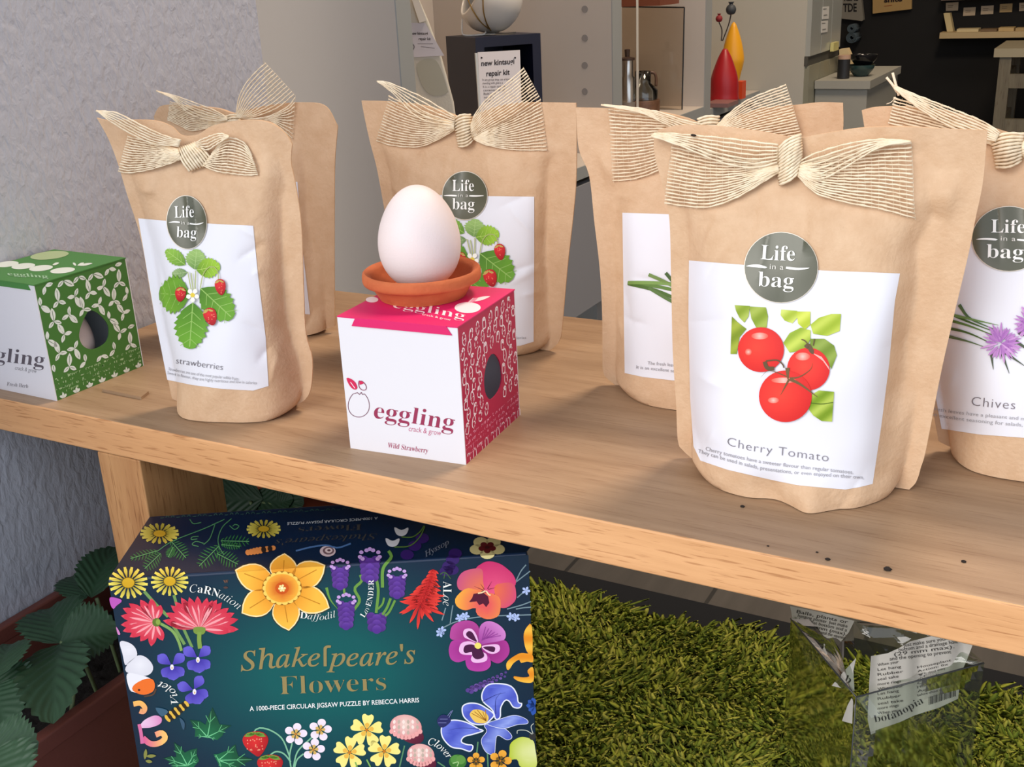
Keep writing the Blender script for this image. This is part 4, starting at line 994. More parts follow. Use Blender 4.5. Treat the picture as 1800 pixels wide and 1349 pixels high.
# aloe
A.layer = 2; ax0, ax1 = np.array(k2(905, 545)), np.array(k2(800, 830))
for r in range(12):
    u = r / 11; c = ax0 * (1 - u) + ax1 * u
    for j in range(7):
        a = math.pi / 2 + (j - 3) * (.26 + .30 * u) + random.uniform(-.12, .12); ln_ = (11 + 29 * u) * random.uniform(.75, 1.15)
        A.petal(c, (c[0] + ln_ * math.cos(a) * (1.1), c[1] + ln_ * math.sin(a)), 3.6 + 2 * u, shade(*c, ln_, (176, 24, 30), (236, 66, 54)), .6, layer=2 + r + (j % 2))
# labels of the flowers
A.layer = 30; wt = (238, 238, 232)
A.text(ital('C') + serif('a') + serif('RN') + ital('ation'), L(k1, [(690, 728), (770, 730), (850, 748), (930, 775), (1010, 820), (1072, 866)]), 20, wt, -.01)
A.text(serif('D') + ital('affodil'), [(527, 1087), (545, 1089), (567, 1090.5), (591, 1085)], 16, wt, -.008)
A.text(serif('L') + ital('av') + serif('ENDER'), L(k2, [(362, 930), (402, 860), (428, 780), (436, 700), (436, 628)]), 14, wt, -.01)
A.text(serif('AL') + ital('oe'), L(k2, [(985, 640), (984, 740), (982, 832)]), 22, wt, -.01)
A.text(ital('Violet'), L(k3, [(600, 848), (590, 775), (545, 712), (450, 668)]), 18, wt)
A.text(ital('Clover'), L(k4, [(862, 1172), (920, 1188), (975, 1232), (1020, 1288)]), 18, wt)
A.text(ital('Hyssop'), L(k2, [(845, 450), (930, 400), (1035, 345)]), 16, (120, 124, 136), up=(-.3, -.8))
# pansies
G(); A.layer = 5
def pet(k, pts, a, b_, c): A.poly(L(k, pts), shade(*k(*c), 62, a, b_), 36)
pet(k2, [(1240, 560), (1290, 500), (1350, 482), (1430, 500), (1490, 540), (1540, 590), (1560, 660), (1500, 720), (1400, 740), (1310, 720)], (236, 90, 130), (200, 40, 104), (1400, 720))
pet(k2, [(1095, 640), (1130, 575), (1200, 545), (1290, 545), (1300, 640), (1300, 715), (1180, 715), (1110, 705)], (240, 130, 70), (190, 66, 140), (1300, 710))
pet(k2, [(1390, 690), (1450, 655), (1540, 660), (1562, 740), (1550, 800), (1480, 850), (1420, 830)], (240, 120, 60), (206, 62, 136), (1360, 710))
pet(k2, [(1240, 705), (1180, 695), (1130, 720), (1080, 780), (1095, 840), (1160, 870), (1240, 850), (1250, 900), (1330, 940), (1420, 915), (1440, 830), (1430, 770), (1370, 735), (1310, 730)], (228, 70, 96), (252, 196, 56), (1310, 830))
A.poly(L(k2, [(1225, 740), (1300, 728), (1340, 760), (1350, 810), (1325, 845), (1300, 815), (1270, 830), (1250, 800), (1190, 805), (1215, 770)]), (84, 18, 48))
for q in ([(1320, 715), (1290, 730), (1260, 735)], [(1325, 715), (1345, 745), (1360, 750)]): A.stroke(L(k2, q), 2.4, (250, 220, 170))
for q in ([(1310, 705), (1280, 660)], [(1300, 710), (1230, 680)], [(1340, 705), (1400, 690)], [(1335, 700), (1370, 640)]): A.stroke(L(k2, q), 1.4, (120, 20, 60), taper=True)
pet(k2, [(1265, 1070), (1280, 990), (1340, 955), (1420, 980), (1475, 1040), (1470, 1100), (1400, 1135), (1275, 1140)], (160, 60, 150), (222, 150, 214), (1270, 1130))
pet(k2, [(1040, 1050), (1060, 990), (1130, 955), (1210, 955), (1265, 1000), (1262, 1080), (1245, 1135), (1150, 1110), (1050, 1100)], (150, 40, 120), (206, 96, 176), (1200, 1090))
pet(k2, [(1300, 1140), (1400, 1120), (1480, 1110), (1510, 1180), (1490, 1240), (1420, 1290), (1340, 1250), (1290, 1180)], (140, 30, 116), (196, 74, 166), (1340, 1170))
pet(k2, [(1035, 1150), (1060, 1110), (1140, 1105), (1200, 1150), (1190, 1240), (1110, 1280), (1050, 1260), (1030, 1200)], (160, 44, 136), (206, 88, 178), (1130, 1180))
pet(k2, [(1160, 1260), (1180, 1220), (1250, 1200), (1340, 1230), (1362, 1300), (1320, 1345), (1240, 1352), (1180, 1330)], (160, 40, 140), (210, 90, 180), (1250, 1240))
lp, dp_ = (238, 186, 228), (72, 20, 64)
A.poly(L(k2, [(1110, 1185), (1130, 1130), (1200, 1115), (1255, 1150), (1240, 1215), (1180, 1222), (1130, 1215)]), lp, 30); A.poly(L(k2, [(1145, 1035), (1170, 1015), (1215, 1020), (1250, 1070), (1258, 1125), (1200, 1105), (1150, 1080)]), lp, 30)
A.poly(L(k2, [(1290, 1155), (1370, 1140), (1425, 1145), (1430, 1190), (1380, 1215), (1330, 1200)]), lp, 30); A.poly(L(k2, [(1205, 1250), (1240, 1200), (1320, 1210), (1330, 1265), (1270, 1285), (1220, 1280)]), lp, 30)
A.poly(L(k2, [(1145, 1185), (1160, 1148), (1215, 1140), (1250, 1160), (1300, 1200), (1305, 1240), (1250, 1258), (1215, 1230), (1212, 1200), (1160, 1208)]), dp_, 34)
A.poly(L(k2, [(1165, 1060), (1185, 1035), (1215, 1045), (1240, 1090), (1250, 1120), (1190, 1090)]), dp_, 24); A.poly(L(k2, [(1300, 1162), (1360, 1155), (1395, 1165), (1385, 1200), (1340, 1188)]), dp_, 24)
A.ell(*k2(1260, 1150), 6, 5.5, (240, 224, 110))
for i in range(6): A.stroke(L(k2, [(1290 + i * 8, 1110 - i * 4), (1320 + i * 24, 1000 + i * 14)]), 1.1, (150, 60, 150), layer=A.layer)
# pale blue sprigs
G()
for q in ([(960, 1020), (1100, 955), (1300, 920), (1680, 905)], [(1555, 650), (1620, 600), (1672, 560)], [(1560, 640), (1600, 560), (1640, 510)], [(1490, 860), (1600, 830), (1680, 800)], [(1570, 770), (1620, 730), (1670, 720)], [(1560, 860), (1620, 850), (1680, 845)], [(975, 950), (990, 900), (1005, 850)], [(1040, 980), (1050, 900), (1062, 830)]):
    A.stroke(L(k2, q), 2, (120, 142, 150), layer=1)
A.layer = 2
for x, y in ((975, 1030), (1115, 930), (1520, 920), (1640, 715), (960, 1050), (1160, 915), (1560, 925)):
    for i in range(5):
        a = i * 1.257 + x; c = k2(x, y); A.petal(c, (c[0] + 8 * math.cos(a), c[1] + 8 * math.sin(a)), 4.5, (176, 194, 238), .6, layer=2)
# right edge: yellow iris, small lavender, cornflower
A.layer = 2; ye = lambda p: mixc((232, 140, 30), (250, 190, 66), .5 + .5 * math.sin(p[1] * .2))
A.poly(L(k4, [(1685, 228), (1645, 245), (1622, 300), (1628, 380), (1650, 440), (1690, 462)]), ye, 24)
A.poly(L(k4, [(1692, 465), (1640, 450), (1590, 450), (1520, 490), (1485, 530), (1490, 580), (1510, 575), (1540, 530), (1585, 500), (1600, 525), (1650, 515), (1694, 520)]), ye, 40)
A.poly(L(k4, [(1694, 560), (1650, 590), (1668, 630), (1620, 640), (1540, 632), (1560, 660), (1620, 680), (1697, 672)]), ye, 30)
for i in range(9):
    u = i / 8; x, y = 1200 + 265 * u, 735 - 120 * u; w_ = 6.5 - 3 * u
    for dx, dy in ((-5, 2), (4, -4), (2, 5)): A.ell(k4(x, y)[0] + dx * .8, k4(x, y)[1] + dy * .8, w_ * .7, w_ * .6, ((112, 84, 160) if i % 2 else (86, 62, 138)), n=10, layer=3)
for t in ((1640, 862), (1655, 820), (1660, 905), (1690, 800), (1690, 940), (1675, 850)): A.petal(k4(1712, 868), k4(*t), 9, (44, 84, 168), .6, layer=3)
# blue iris
A.layer = 4
def iris(pts, a=(72, 84, 190), b_=(112, 128, 220), w_=2.2):
    q = L(k4, pts); A.poly(q, lambda p: mixc(a, b_, .5 + .5 * math.sin(p[0] * .12 + p[1] * .1)), 60); s_ = spl(q, 60, True); A.stroke(list(s_) + [s_[0]], w_, (232, 234, 246), 80, layer=A.layer); A.layer += 1
iris([(1310, 1020), (1330, 1065), (1288, 1130), (1298, 1190), (1335, 1240), (1388, 1245), (1398, 1170), (1415, 1100), (1490, 1135), (1530, 1110), (1480, 1050), (1380, 1010)], (70, 84, 186), (140, 156, 226), .8)
iris([(1335, 1005), (1440, 968), (1550, 940), (1640, 970), (1652, 1005), (1570, 1015), (1480, 1042), (1400, 1035)], (80, 98, 196), (150, 166, 232), .8)
iris([(1300, 830), (1295, 760), (1340, 700), (1430, 690), (1520, 710), (1565, 770), (1580, 840), (1607, 845), (1590, 880), (1540, 875), (1508, 830), (1475, 822), (1440, 880), (1435, 955), (1400, 970), (1375, 900)])
iris([(1140, 930), (1140, 870), (1190, 845), (1260, 850), (1320, 880), (1385, 930), (1365, 970), (1310, 1010), (1230, 1010), (1170, 975)])
A.poly(L(k4, [(1195, 930), (1230, 895), (1300, 905), (1345, 955), (1320, 1000), (1250, 1000), (1215, 970)]), (238, 196, 92), 26)
for i in range(6): A.stroke(L(k4, [(1325, 985), (1210 + i * 22, 925 - 14 * (i % 3))]), 1.2, (170, 110, 30), 4, layer=A.layer)
A.layer += 1
iris([(970, 1070), (985, 1010), (1050, 980), (1130, 985), (1200, 1010), (1270, 1050), (1305, 1062), (1220, 1090), (1150, 1110), (1128, 1150), (1175, 1172), (1220, 1180), (1200, 1225), (1130, 1205), (1050, 1190), (990, 1130)])
for q in ([(1300, 830), (1400, 780), (1480, 760)], [(1400, 930), (1400, 820), (1440, 760)], [(1270, 1050), (1130, 1040), (1020, 1060)]): A.stroke(L(k4, q), 1.4, (44, 50, 130), taper=True, layer=A.layer)
A.layer += 1
A.poly(L(k4, [(935, 985), (975, 935), (1030, 950), (1045, 990), (975, 1040)]), (40, 44, 96), 16)
for q in ([(1020, 945), (1050, 905)], [(1030, 960), (1060, 900)], [(945, 1000), (1010, 1000)], [(960, 970), (1020, 970)]): A.stroke(L(k4, q), 1, (130, 136, 190), 4)
# clover, primroses, little flowers, butterfly
G()
for q in ([(1260, 1150), (1245, 1290)], [(680, 1180), (640, 1349)], [(1335, 1240), (1340, 1349)], [(940, 1310), (1000, 1349)]): A.stroke(L(k4, q), 2.4, (90, 140, 100))
def clover(cx, cy, rx, ry):
    cx, cy = k4(cx, cy); A.layer = 3; A.ell(cx + rx * .25, cy + ry * .55, rx * .95, ry * .75, shade(cx, cy, rx * 1.4, (150, 50, 70), (84, 26, 50)), .5)
    A.ell(cx, cy, rx, ry, shade(cx, cy - ry * .2, rx, (240, 214, 200), (226, 150, 150)), .15)
    for i in range(16):
        u = -1 + 2 * (i % 6) / 5; v = (i // 6 - 1) * .45; A.petal((cx + u * rx * .7, cy + v * ry - 3), (cx + u * rx * .75, cy + v * ry + 5), 5, (196, 176, 160) if i % 2 else (248, 226, 216), .5, layer=5)
    for i in range(9):
        u = -1 + i / 4.; A.ell(cx + u * rx * .9, cy + ry * (1 - .55 * u * u) * .9, 4, 4.5, (240, 168, 164), n=10, layer=6)
clover(690, 1030, 28, 21); clover(808, 1252, 24, 19)
A.layer = 3; A.ell(*k4(1100, 1308), 15.5, 13, (62, 120, 50)); A.ell(*k4(1080, 1290), 8, 8, (86, 146, 66)); A.ell(*k4(1125, 1292), 8, 8, (96, 150, 70)); A.stroke(L(k4, [(1095, 1345), (1105, 1310), (1060, 1320)]), 1.6, (170, 206, 140))
def flower5(k, cx, cy, r, a, b_, c, heart=True, rot=0.):
    cx, cy = k(cx, cy); A.layer = 8
    for i in range(5):
        t = rot + i * 1.2566 - math.pi / 2; d = (math.cos(t), math.sin(t)); n_ = (-d[1], d[0])
        if heart: A.poly([(cx + d[0] * r * f + n_[0] * r * g, cy + d[1] * r * f + n_[1] * r * g) for f, g in ((.08, 0), (.42, .24), (.80, .36), (.98, .22), (.88, 0), (.98, -.22), (.80, -.36), (.42, -.24))], shade(cx, cy, r, b_, a), 24, layer=8 + i % 2)
        else: A.ell(cx + d[0] * r * .64, cy + d[1] * r * .64, r * .36, r * .33, shade(cx, cy, r, b_, a), layer=8 + i % 2, n=16)
    A.layer = 10
    for i in range(5): t = rot + i * 1.2566 - math.pi / 2; A.petal((cx, cy), (cx + .45 * r * math.cos(t), cy + .45 * r * math.sin(t)), r * .28, c, .7, layer=10)
    A.layer = 11; A.ell(cx, cy, r * .09, r * .09, (200, 120, 30), n=10)
for x, y, r in ((380, 1057), (245, 1235), (518, 1225)) and ((380, 1057, 29), (245, 1235, 29), (518, 1225, 29)): flower5(k4, x, y, r, (250, 236, 140), (246, 226, 116), (238, 184, 74), rot=.1)
flower5(k4, 1245, 1305, 16, (242, 176, 66), (220, 140, 40), (120, 90, 30), False); flower5(k4, 1437, 1300, 20, (242, 176, 66), (220, 140, 40), (120, 90, 30), False, .3)
for x, y in ((1528, 1090), (1722, 1056), (1668, 1212)): flower5(k3, x, y, 20.5, (244, 232, 242), (230, 208, 226), (214, 176, 96), False, .2)
G(); A.layer = 3
for q in ([(1195, 1080), (1230, 1042), (1320, 1055), (1420, 1125), (1480, 1265)], [(1310, 1268), (1370, 1228), (1435, 1245), (1490, 1310)], [(1500, 1160), (1480, 1260), (1490, 1349)], [(1655, 1115), (1545, 1225), (1510, 1349)], [(1590, 1245), (1540, 1290), (1520, 1349)]): A.stroke(L(k3, q), 2.6, (128, 186, 150))
for q in ([(200, 1349), (215, 1310)], [(305, 1349), (290, 1310)], [(410, 1349), (380, 1290)]): A.stroke(L(k4, q), 2.6, (128, 176, 90))
def straw(cx, cy, rx, ry):
    cx, cy = k3(cx, cy); A.layer = 5
    A.poly([(cx - rx * .95, cy - ry * .45), (cx - rx * .5, cy - ry * .95), (cx + rx * .5, cy - ry), (cx + rx, cy - ry * .5), (cx + rx * .85, cy + ry * .2), (cx + rx * .35, cy + ry * .95), (cx - rx * .1, cy + ry * .8), (cx - rx * .75, cy + ry * .2)], shade(cx - 5, cy - 5, rx * 1.4, (232, 52, 50), (160, 18, 30)), 40)
    rr = random.Random(5)
    for i in range(22): A.ell(cx + rx * .75 * rr.uniform(-1, 1) * .8, cy + ry * rr.uniform(-.55, .5), 1.1, 1.4, (238, 150, 120), n=6, layer=6)
    A.layer = 7
    for i in range(7): t = math.pi + i * math.pi / 6; A.petal((cx, cy - ry * .8), (cx + rx * .85 * math.cos(t), cy - ry * .8 + ry * .35 * (math.sin(t) + .45)), 5, (110, 156, 62), .5, layer=7)
straw(1207, 1170, 23, 22); straw(1322, 1345, 23, 20)
# ivy
def ivy(k, out, base, veins):
    A.layer = 2; q = L(k, out); bx, by = k(*base)
    A.poly(q, radial(bx, by, 50, (30, 116, 72), (12, 62, 44))); A.layer = 3
    for v in veins:
        v = k(*v); A.stroke([(bx, by), ((bx + v[0]) / 2 + 1, (by + v[1]) / 2), v], 2, (116, 200, 142), 6, layer=3, taper=True)
        for s_ in (-.5, .5):
            mx_, my_ = bx + (v[0] - bx) * .55, by + (v[1] - by) * .55; A.stroke([(mx_, my_), (mx_ + (v[0] - bx) * .25 - s_ * (v[1] - by) * .35, my_ + (v[1] - by) * .25 + s_ * (v[0] - bx) * .35)], 1.1, (96, 180, 120), 3, layer=3)
ivy(k3, [(870, 878), (905, 955), (925, 1010), (1020, 1022), (965, 1060), (950, 1100), (905, 1138), (870, 1112), (830, 1122), (790, 1100), (730, 1112), (735, 1060), (690, 975), (770, 985), (815, 1015), (835, 950)], (830, 1112), [(860, 905), (990, 1030), (712, 990), (745, 1105), (895, 1130)])
ivy(k3, [(565, 1152), (612, 1185), (650, 1235), (690, 1215), (750, 1200), (745, 1250), (765, 1300), (720, 1352), (560, 1352), (535, 1310), (480, 1280), (545, 1265), (585, 1270), (575, 1210)], (672, 1338), [(575, 1170), (735, 1215), (500, 1283), (540, 1340), (750, 1290)])
ivy(k3, [(1052, 1168), (1058, 1215), (1075, 1262), (1130, 1270), (1195, 1290), (1130, 1318), (1075, 1352), (930, 1352), (905, 1300), (878, 1248), (920, 1245), (960, 1228), (1000, 1215), (1020, 1190)], (918, 1296), [(1045, 1185), (1180, 1290), (890, 1252), (1060, 1350), (935, 1350)])
# violets
def violet(x, y, rot=0.):
    c = k3(x, y); A.layer = 6; cr, sr = math.cos(rot), math.sin(rot)
    T = lambda dx, dy: (c[0] + (dx * cr - dy * sr) / 4.4975, c[1] + (dx * sr + dy * cr) / 4.4975)
    for t, w_ in (((-115, -95), 19), ((95, -105), 19), ((-75, 75), 19), ((95, 65), 19), ((15, 105), 24)):
        A.petal(T(0, -15), T(*t), w_, radial(*T(0, 0), 26, (54, 40, 150), (102, 92, 200)), .66, layer=6 + (w_ > 20))
    A.layer = 8; A.ell(*T(0, 0), 3.2, 5, (238, 234, 240)); A.ell(*T(0, 6), 1, 2, (214, 160, 70))
violet(550, 560); violet(755, 502); violet(728, 755, -.3)
# butterfly, honeysuckle, bee on the left edge
A.layer = 4; wv = (232, 230, 236)
A.poly(L(k3, [(138, 360), (200, 362), (255, 400), (274, 465), (225, 510), (182, 545), (160, 460)]), radial(*k3(200, 420), 40, wv, (206, 204, 214)), 30); A.poly(L(k3, [(184, 560), (240, 495), (290, 465), (350, 485), (398, 545), (390, 600), (330, 628), (200, 604)]), radial(*k3(290, 540), 40, wv, (206, 204, 214)), 30)
A.poly(L(k3, [(195, 612), (300, 622), (380, 650), (412, 700), (398, 750), (330, 778), (260, 760), (215, 735)]), wv, 30); A.poly(L(k3, [(240, 745), (250, 700), (330, 655), (395, 655), (415, 705), (395, 755), (320, 778)]), (236, 112, 40), 26); A.ell(*k3(290, 740), 2.2, 1.9, (60, 24, 20)); A.stroke(L(k3, [(330, 792), (400, 775), (424, 730)]), 3, (84, 62, 50)); A.poly(L(k3, [(182, 548), (262, 480), (215, 515)]), (110, 110, 116))
pk = lambda p: mixc((244, 186, 96), (222, 104, 160), (p[1] - 1235) / 60)
A.stroke(L(k3, [(245, 852), (300, 845), (335, 880), (322, 912), (295, 905)]), 9, pk, 20); A.poly(L(k3, [(295, 1035), (330, 980), (410, 942), (462, 955), (470, 985), (450, 1012), (390, 1035), (340, 1040)]), radial(*k3(330, 1000), 36, (236, 206, 230), (214, 124, 180)), 26)
A.stroke(L(k3, [(320, 1120), (380, 1165), (450, 1160), (495, 1120), (470, 1080), (420, 1095)]), 10, lambda p: mixc((220, 92, 150), (250, 196, 110), (p[0] - 252) / 36), 24); A.stroke(L(k3, [(290, 1010), (305, 1080), (315, 1165)]), 6, (216, 110, 160))
A.poly(L(k1, [(58, 770), (110, 772), (155, 795), (110, 835), (88, 860), (66, 830)]), (186, 86, 180), 18); A.poly(L(k1, [(108, 1000), (130, 1030), (142, 1062), (122, 1060)]), (206, 130, 190), 12)
for i in range(9):
    u = i / 8; x, y = 515 + 150 * u, 965 - 115 * u; a = math.atan2(-115, 150); r = 9 - 4.5 * abs(u - .35)
    c = k3(x, y); A.ell(*c, 3.3, r, (40, 32, 24) if i % 2 else (226, 182, 70), a, n=14, layer=A.layer + (i % 2))
A.layer += 2
A.poly(L(k3, [(470, 950), (420, 880), (520, 905)]), (60, 96, 120), 12); A.poly(L(k3, [(610, 960), (650, 1000), (640, 1060)]), (54, 84, 108), 12)
for a_, b_ in (((335, 1290), (345, 1205)), ((345, 1265), (425, 1260)), ((340, 1300), (395, 1310))): A.petal(k3(*a_), k3(*b_), 6, (140, 140, 70))
A.layer = 6
A.poly(L(k4, [(1510, 1230), (1520, 1160), (1600, 1112), (1690, 1135), (1712, 1200), (1720, 1349), (1600, 1349), (1570, 1290), (1510, 1290)]), radial(*k4(1680, 1230), 45, (236, 236, 190), (178, 196, 40)), 40); A.ell(*k4(1690, 1105), 6, 7, (50, 50, 50))
for q in ([(1690, 1090), (1640, 1060), (1575, 1060), (1570, 1085)], [(1695, 1085), (1680, 1030), (1700, 1005)]): A.stroke(L(k4, q), 1.3, (200, 204, 190))
# on the top: ferns, bee, snail, bells, primrose, lettering upside down
G()
def fern(a, b_, wd, c=(44, 104, 58)):
    a, b_ = np.array(k1(*a)), np.array(k1(*b_)); d = b_ - a; L_ = np.linalg.norm(d); n_ = np.array([-d[1], d[0]]) / L_
    A.stroke([a, b_], 1.5, (84, 140, 90), 4, layer=2)
    for i in range(8):
        u = i / 8; h = wd * math.sin(math.pi * (u * .85 + .12)) ** .8
        for s_ in (-1, 1): A.petal(a + d * u, a + d * min(1, u + .12) + n_ * s_ * h, 2.0, c, .5, layer=1)
for a, b_, w_ in (((430, 400), (222, 460), 9), ((460, 420), (335, 540), 14), ((545, 325), (660, 455), 16), ((560, 370), (520, 450), 9), ((920, 362), (765, 520), 16), ((905, 420), (1070, 505), 15), ((935, 320), (1160, 325), 12), ((940, 350), (1090, 365), 8)): fern(a, b_, w_)
for q in ([(965, 150), (800, 225), (560, 320), (430, 405)], [(1020, 145), (950, 210), (915, 300), (925, 370), (960, 430)], [(890, 190), (850, 300), (800, 350)], [(1005, 200), (1045, 230), (1080, 205), (1050, 190), (1030, 205)], [(760, 285), (710, 290), (705, 310), (750, 305)], [(800, 340), (740, 325), (710, 350), (760, 365)], [(690, 150), (720, 185), (780, 175)]): A.stroke(L(k1, q), 1.6, (70, 124, 84), 18, layer=2)
A.layer = 3
for i in range(9):
    u = i / 8; c = k1(1150 + 200 * u, 412 - 35 * u); A.ell(*c, 4.5, 6.5 - 3.5 * abs(u - .4), (206, 130, 70) if (u < .45 or i % 2 == 0) else (40, 30, 28), -.15, n=12, layer=3 + (i % 2))
A.ell(*k2(72, 402), 14, 9.5, (196, 176, 180)); A.ell(*k2(78, 398), 10, 7, (110, 84, 90)); A.ell(*k2(80, 396), 6.5, 4.5, (206, 186, 184)); A.ell(*k2(82, 395), 3, 2, (96, 70, 76))
A.stroke(L(k2, [(-180, 400), (-60, 370), (60, 355), (150, 375), (255, 342)]), 3, (70, 104, 150), 16)
for x, y in ((655, 245), (585, 330)): A.poly(L(k2, [(x - 55, y - 32), (x, y - 10), (x + 55, y - 30), (x + 40, y + 20), (x, y + 38), (x - 40, y + 22)]), (206, 204, 208), 22)
A.stroke(L(k2, [(655, 290), (740, 290), (800, 250), (835, 200)]), 2, (84, 116, 50)); A.stroke(L(k2, [(600, 370), (720, 360), (800, 290), (840, 205)]), 2, (84, 116, 50))
for x, y in ((1030, 520), (1060, 470), (1010, 560), (1055, 550), (1080, 420), (760, 360), (700, 430), (820, 300)): A.ell(*k2(x, y), 12, 9, (50, 26, 96), n=14, layer=1)
for q in ([(960, 585), (1000, 570), (1045, 620)], [(1000, 575), (990, 620)]): A.stroke(L(k2, q), 2, (60, 90, 60))
c = k2(1333, 372); A.layer = 3
for i in range(5):
    t = i * 1.2566 + .3; A.ell(c[0] + 19 * math.cos(t), c[1] + 11.5 * math.sin(t), 13, 9, (214, 200, 140), n=16, layer=3); A.ell(c[0] + 10 * math.cos(t), c[1] + 6 * math.sin(t), 6, 4.5, (92, 20, 26), n=12, layer=4)
A.layer = 5; A.ell(*c, 4, 3, (60, 14, 20))
A.layer = 4; gold = (150, 132, 84); dgold = (62, 60, 58)
A.text(ital("Shakespeare's"), [(663, 938), (575, 943), (484, 949)], 24, dgold, up=(-.05, .62)); A.text(serif('Flowers'), [(636, 922), (585, 924), (525, 928)], 24, dgold, -.01, up=(-.05, .62))
A.text('A 1000-PIECE CIRCULAR JIGSAW PUZZLE', [(664, 909), (590, 914), (505, 919)], 9, (200, 204, 210), up=(-.05, .7))
for i in range(40):
    x = 282 + i * 9.4; y = 911 - (x - 282) * .046; A.stroke([(x, y), (x + 3, y - 3.5 * (i % 3 > 0)), (x + 6, y - .5)], 1.1, (60, 96, 84), 5, layer=4)
# title
A.layer = 8
A.text(ital('Shake') + 'ſ' + ital("peare's"), L(k3, [(1095, 590), (1400, 562), (1690, 552)]) + [(640, 1171), (731, 1166)], 48, gold, .006)
A.text(serif('Flowers'), [(492, 1221.5), (580, 1218), (679, 1213.5)], 47, gold, -.014)
A.text('A 1000-PIECE CIRCULAR JIGSAW PUZZLE BY REBECCA HARRIS', [(439, 1250.5), (590, 1243), (737, 1235)], 11.5, (240, 242, 240), .012)
A.text(serif('w'), [(393, 1026), (402, 1025)], 12, (120, 84, 66)); A.ell(*k1(975, 690), 4, 2, (84, 60, 56))
A.build('painted_flowers', INKG, fp, 'painted flowers, insects and lettering')
# ================================================================== below the bench
# ---- planter and strawberry plants along the wall
PLAST = mat('brown_planter_plastic', (112, 62, 52), .5, bump=.15, bscale=150)
M_earth = mat('dark_potting_soil', (26, 20, 17), .95, bump=.8, bscale=250)
pz = TZ - .19; x0, x1, y0, y1 = -.4985, -.347, -.40, .125
pl = thing('planter', ((x0 + x1) / 2, (y0 + y1) / 2, 0), 'long brown plastic planter box on the ground along the grey wall', 'planter')
def trough(mb, x0, x1, y0, y1, z0, z1, t, tp):
    """open box with slightly sloping walls"""
    o0 = [(x0 + tp, y0 + tp), (x1 - tp, y0 + tp), (x1 - tp, y1 - tp), (x0 + tp, y1 - tp)]; o1 = [(x0, y0), (x1, y0), (x1, y1), (x0, y1)]
    i1 = [(x0 + t, y0 + t), (x1 - t, y0 + t), (x1 - t, y1 - t), (x0 + t, y1 - t)]; i0 = [(x0 + tp + t, y0 + tp + t), (x1 - tp - t, y0 + tp + t), (x1 - tp - t, y1 - tp - t), (x0 + tp + t, y1 - tp - t)]
    V = [(*p, z0) for p in o0] + [(*p, z1) for p in o1] + [(*p, z1) for p in i1] + [(*p, z0 + .01) for p in i0]
    Fc = [(3, 2, 1, 0), (12, 13, 14, 15)]
    for r in range(3):
        for i in range(4): Fc.append((r * 4 + i, r * 4 + (i + 1) % 4, r * 4 + 4 + (i + 1) % 4, r * 4 + 4 + i))
    mb.add(V, Fc)
b = MB(); trough(b, x0 + .004, x1 - .004, y0 + .004, y1 - .004, .001, pz - .004, .004, .012); b.build('trough', PLAST, pl)
b = MB()
for lo, hi in (((x0, y0, pz - .014), (x0 + .009, y1, pz)), ((x1 - .010, y0, pz - .014), (x1, y1, pz)), ((x0 + .009, y0, pz - .014), (x1 - .010, y0 + .009, pz)), ((x0 + .009, y1 - .009, pz - .014), (x1 - .010, y1, pz))): b.box(lo, hi)
b.build('rim', PLAST, pl, bevel=.002)
n_ = 40; X = np.linspace(x0 + .010, x1 - .012, n_); Y = np.linspace(y0 + .011, y1 - .011, 90); XX, YY = np.meshgrid(X, Y)
b = MB(); b.grid(np.stack([XX, YY, pz - .045 + .006 * rng.random(XX.shape)], -1)); b.build('soil', M_earth, pl, True)
LEAF = mat('dark_strawberry_leaf', (44, 74, 50), .5, mottle=.25, mscale=50, spec=.4)
STEM = mat('pale_green_stem', (104, 122, 82), .6)
def leaflet(base, tip, wd, nrm, curl=.25, fold=.12):
    base, tip = np.asarray(base, float), np.asarray(tip, float); d = tip - base; Ln = np.linalg.norm(d); d = d / Ln
    s_ = np.cross(nrm, d); s_ /= np.linalg.norm(s_); n0 = np.cross(d, s_)
    nu, nv = 105, 31; G = np.zeros((nu, nv, 3))
    for i in range(nu):
        u = i / (nu - 1); h = math.sin(math.pi * min(1, max(0, u)) ** .8) ** .62 if 0 < u < 1 else 0
        for j in range(nv):
            v = -1 + 2 * j / (nv - 1); edge = abs(v) ** 4
            saw = (.5 - abs(((u * 13) % 1) - .35)) * .34 * edge
            hh = h * (1 + saw); du = .08 * edge * (.5 - abs(((u * 13) % 1) - .35)) + .10 * abs(v) * h
            ple = math.sin((u - .30 * abs(v)) * 2 * math.pi * 8) * .013 * Ln * min(1, abs(v) * 4) * h
            G[i, j] = base + d * Ln * (u + du * .6) + s_ * (v * hh * wd / 2) + n0 * (ple * .55 + fold * wd * (abs(v) ** 1.3) * h - curl * Ln * (u - .25) ** 2)
    b = MB(); b.grid(G); return b
def plant(loc, lb, leaves, stems):
    r = thing('strawberry_plant', loc, lb, 'plant', 'strawberry plants under the bench')
    for a in leaves: leaflet(*a).build('leaf', LEAF, r, True)
    for s_ in stems:
        b = MB(); b.tube(spl(s_, 14), .0016, 6); b.build('stem', STEM, r, True)
    return r
zl = TZ - .165
nd = at(105, 1129, z=zl); A_ = lambda x, y, dz=0.: at(x, y, z=zl + dz)
up1 = np.array([.25, -.35, 1.])
plant((nd[0], nd[1], pz - .042), 'strawberry plant with a three part leaf over the planter, left of the puzzle box',
      [(nd, A_(204, 1104, .004), .046, up1), (nd, A_(78, 1050, -.002), .045, up1), (nd, A_(84, 1240, .012), .044, up1)],
      [[nd + np.array([0, 0, -.001]), nd + np.array([.004, .01, -.012]), (nd[0] + .006, nd[1] + .02, pz - .045)], [A_(130, 1205, -.012), (A_(126, 1250, -.03))]])
n2 = A_(186, 1050, .0)
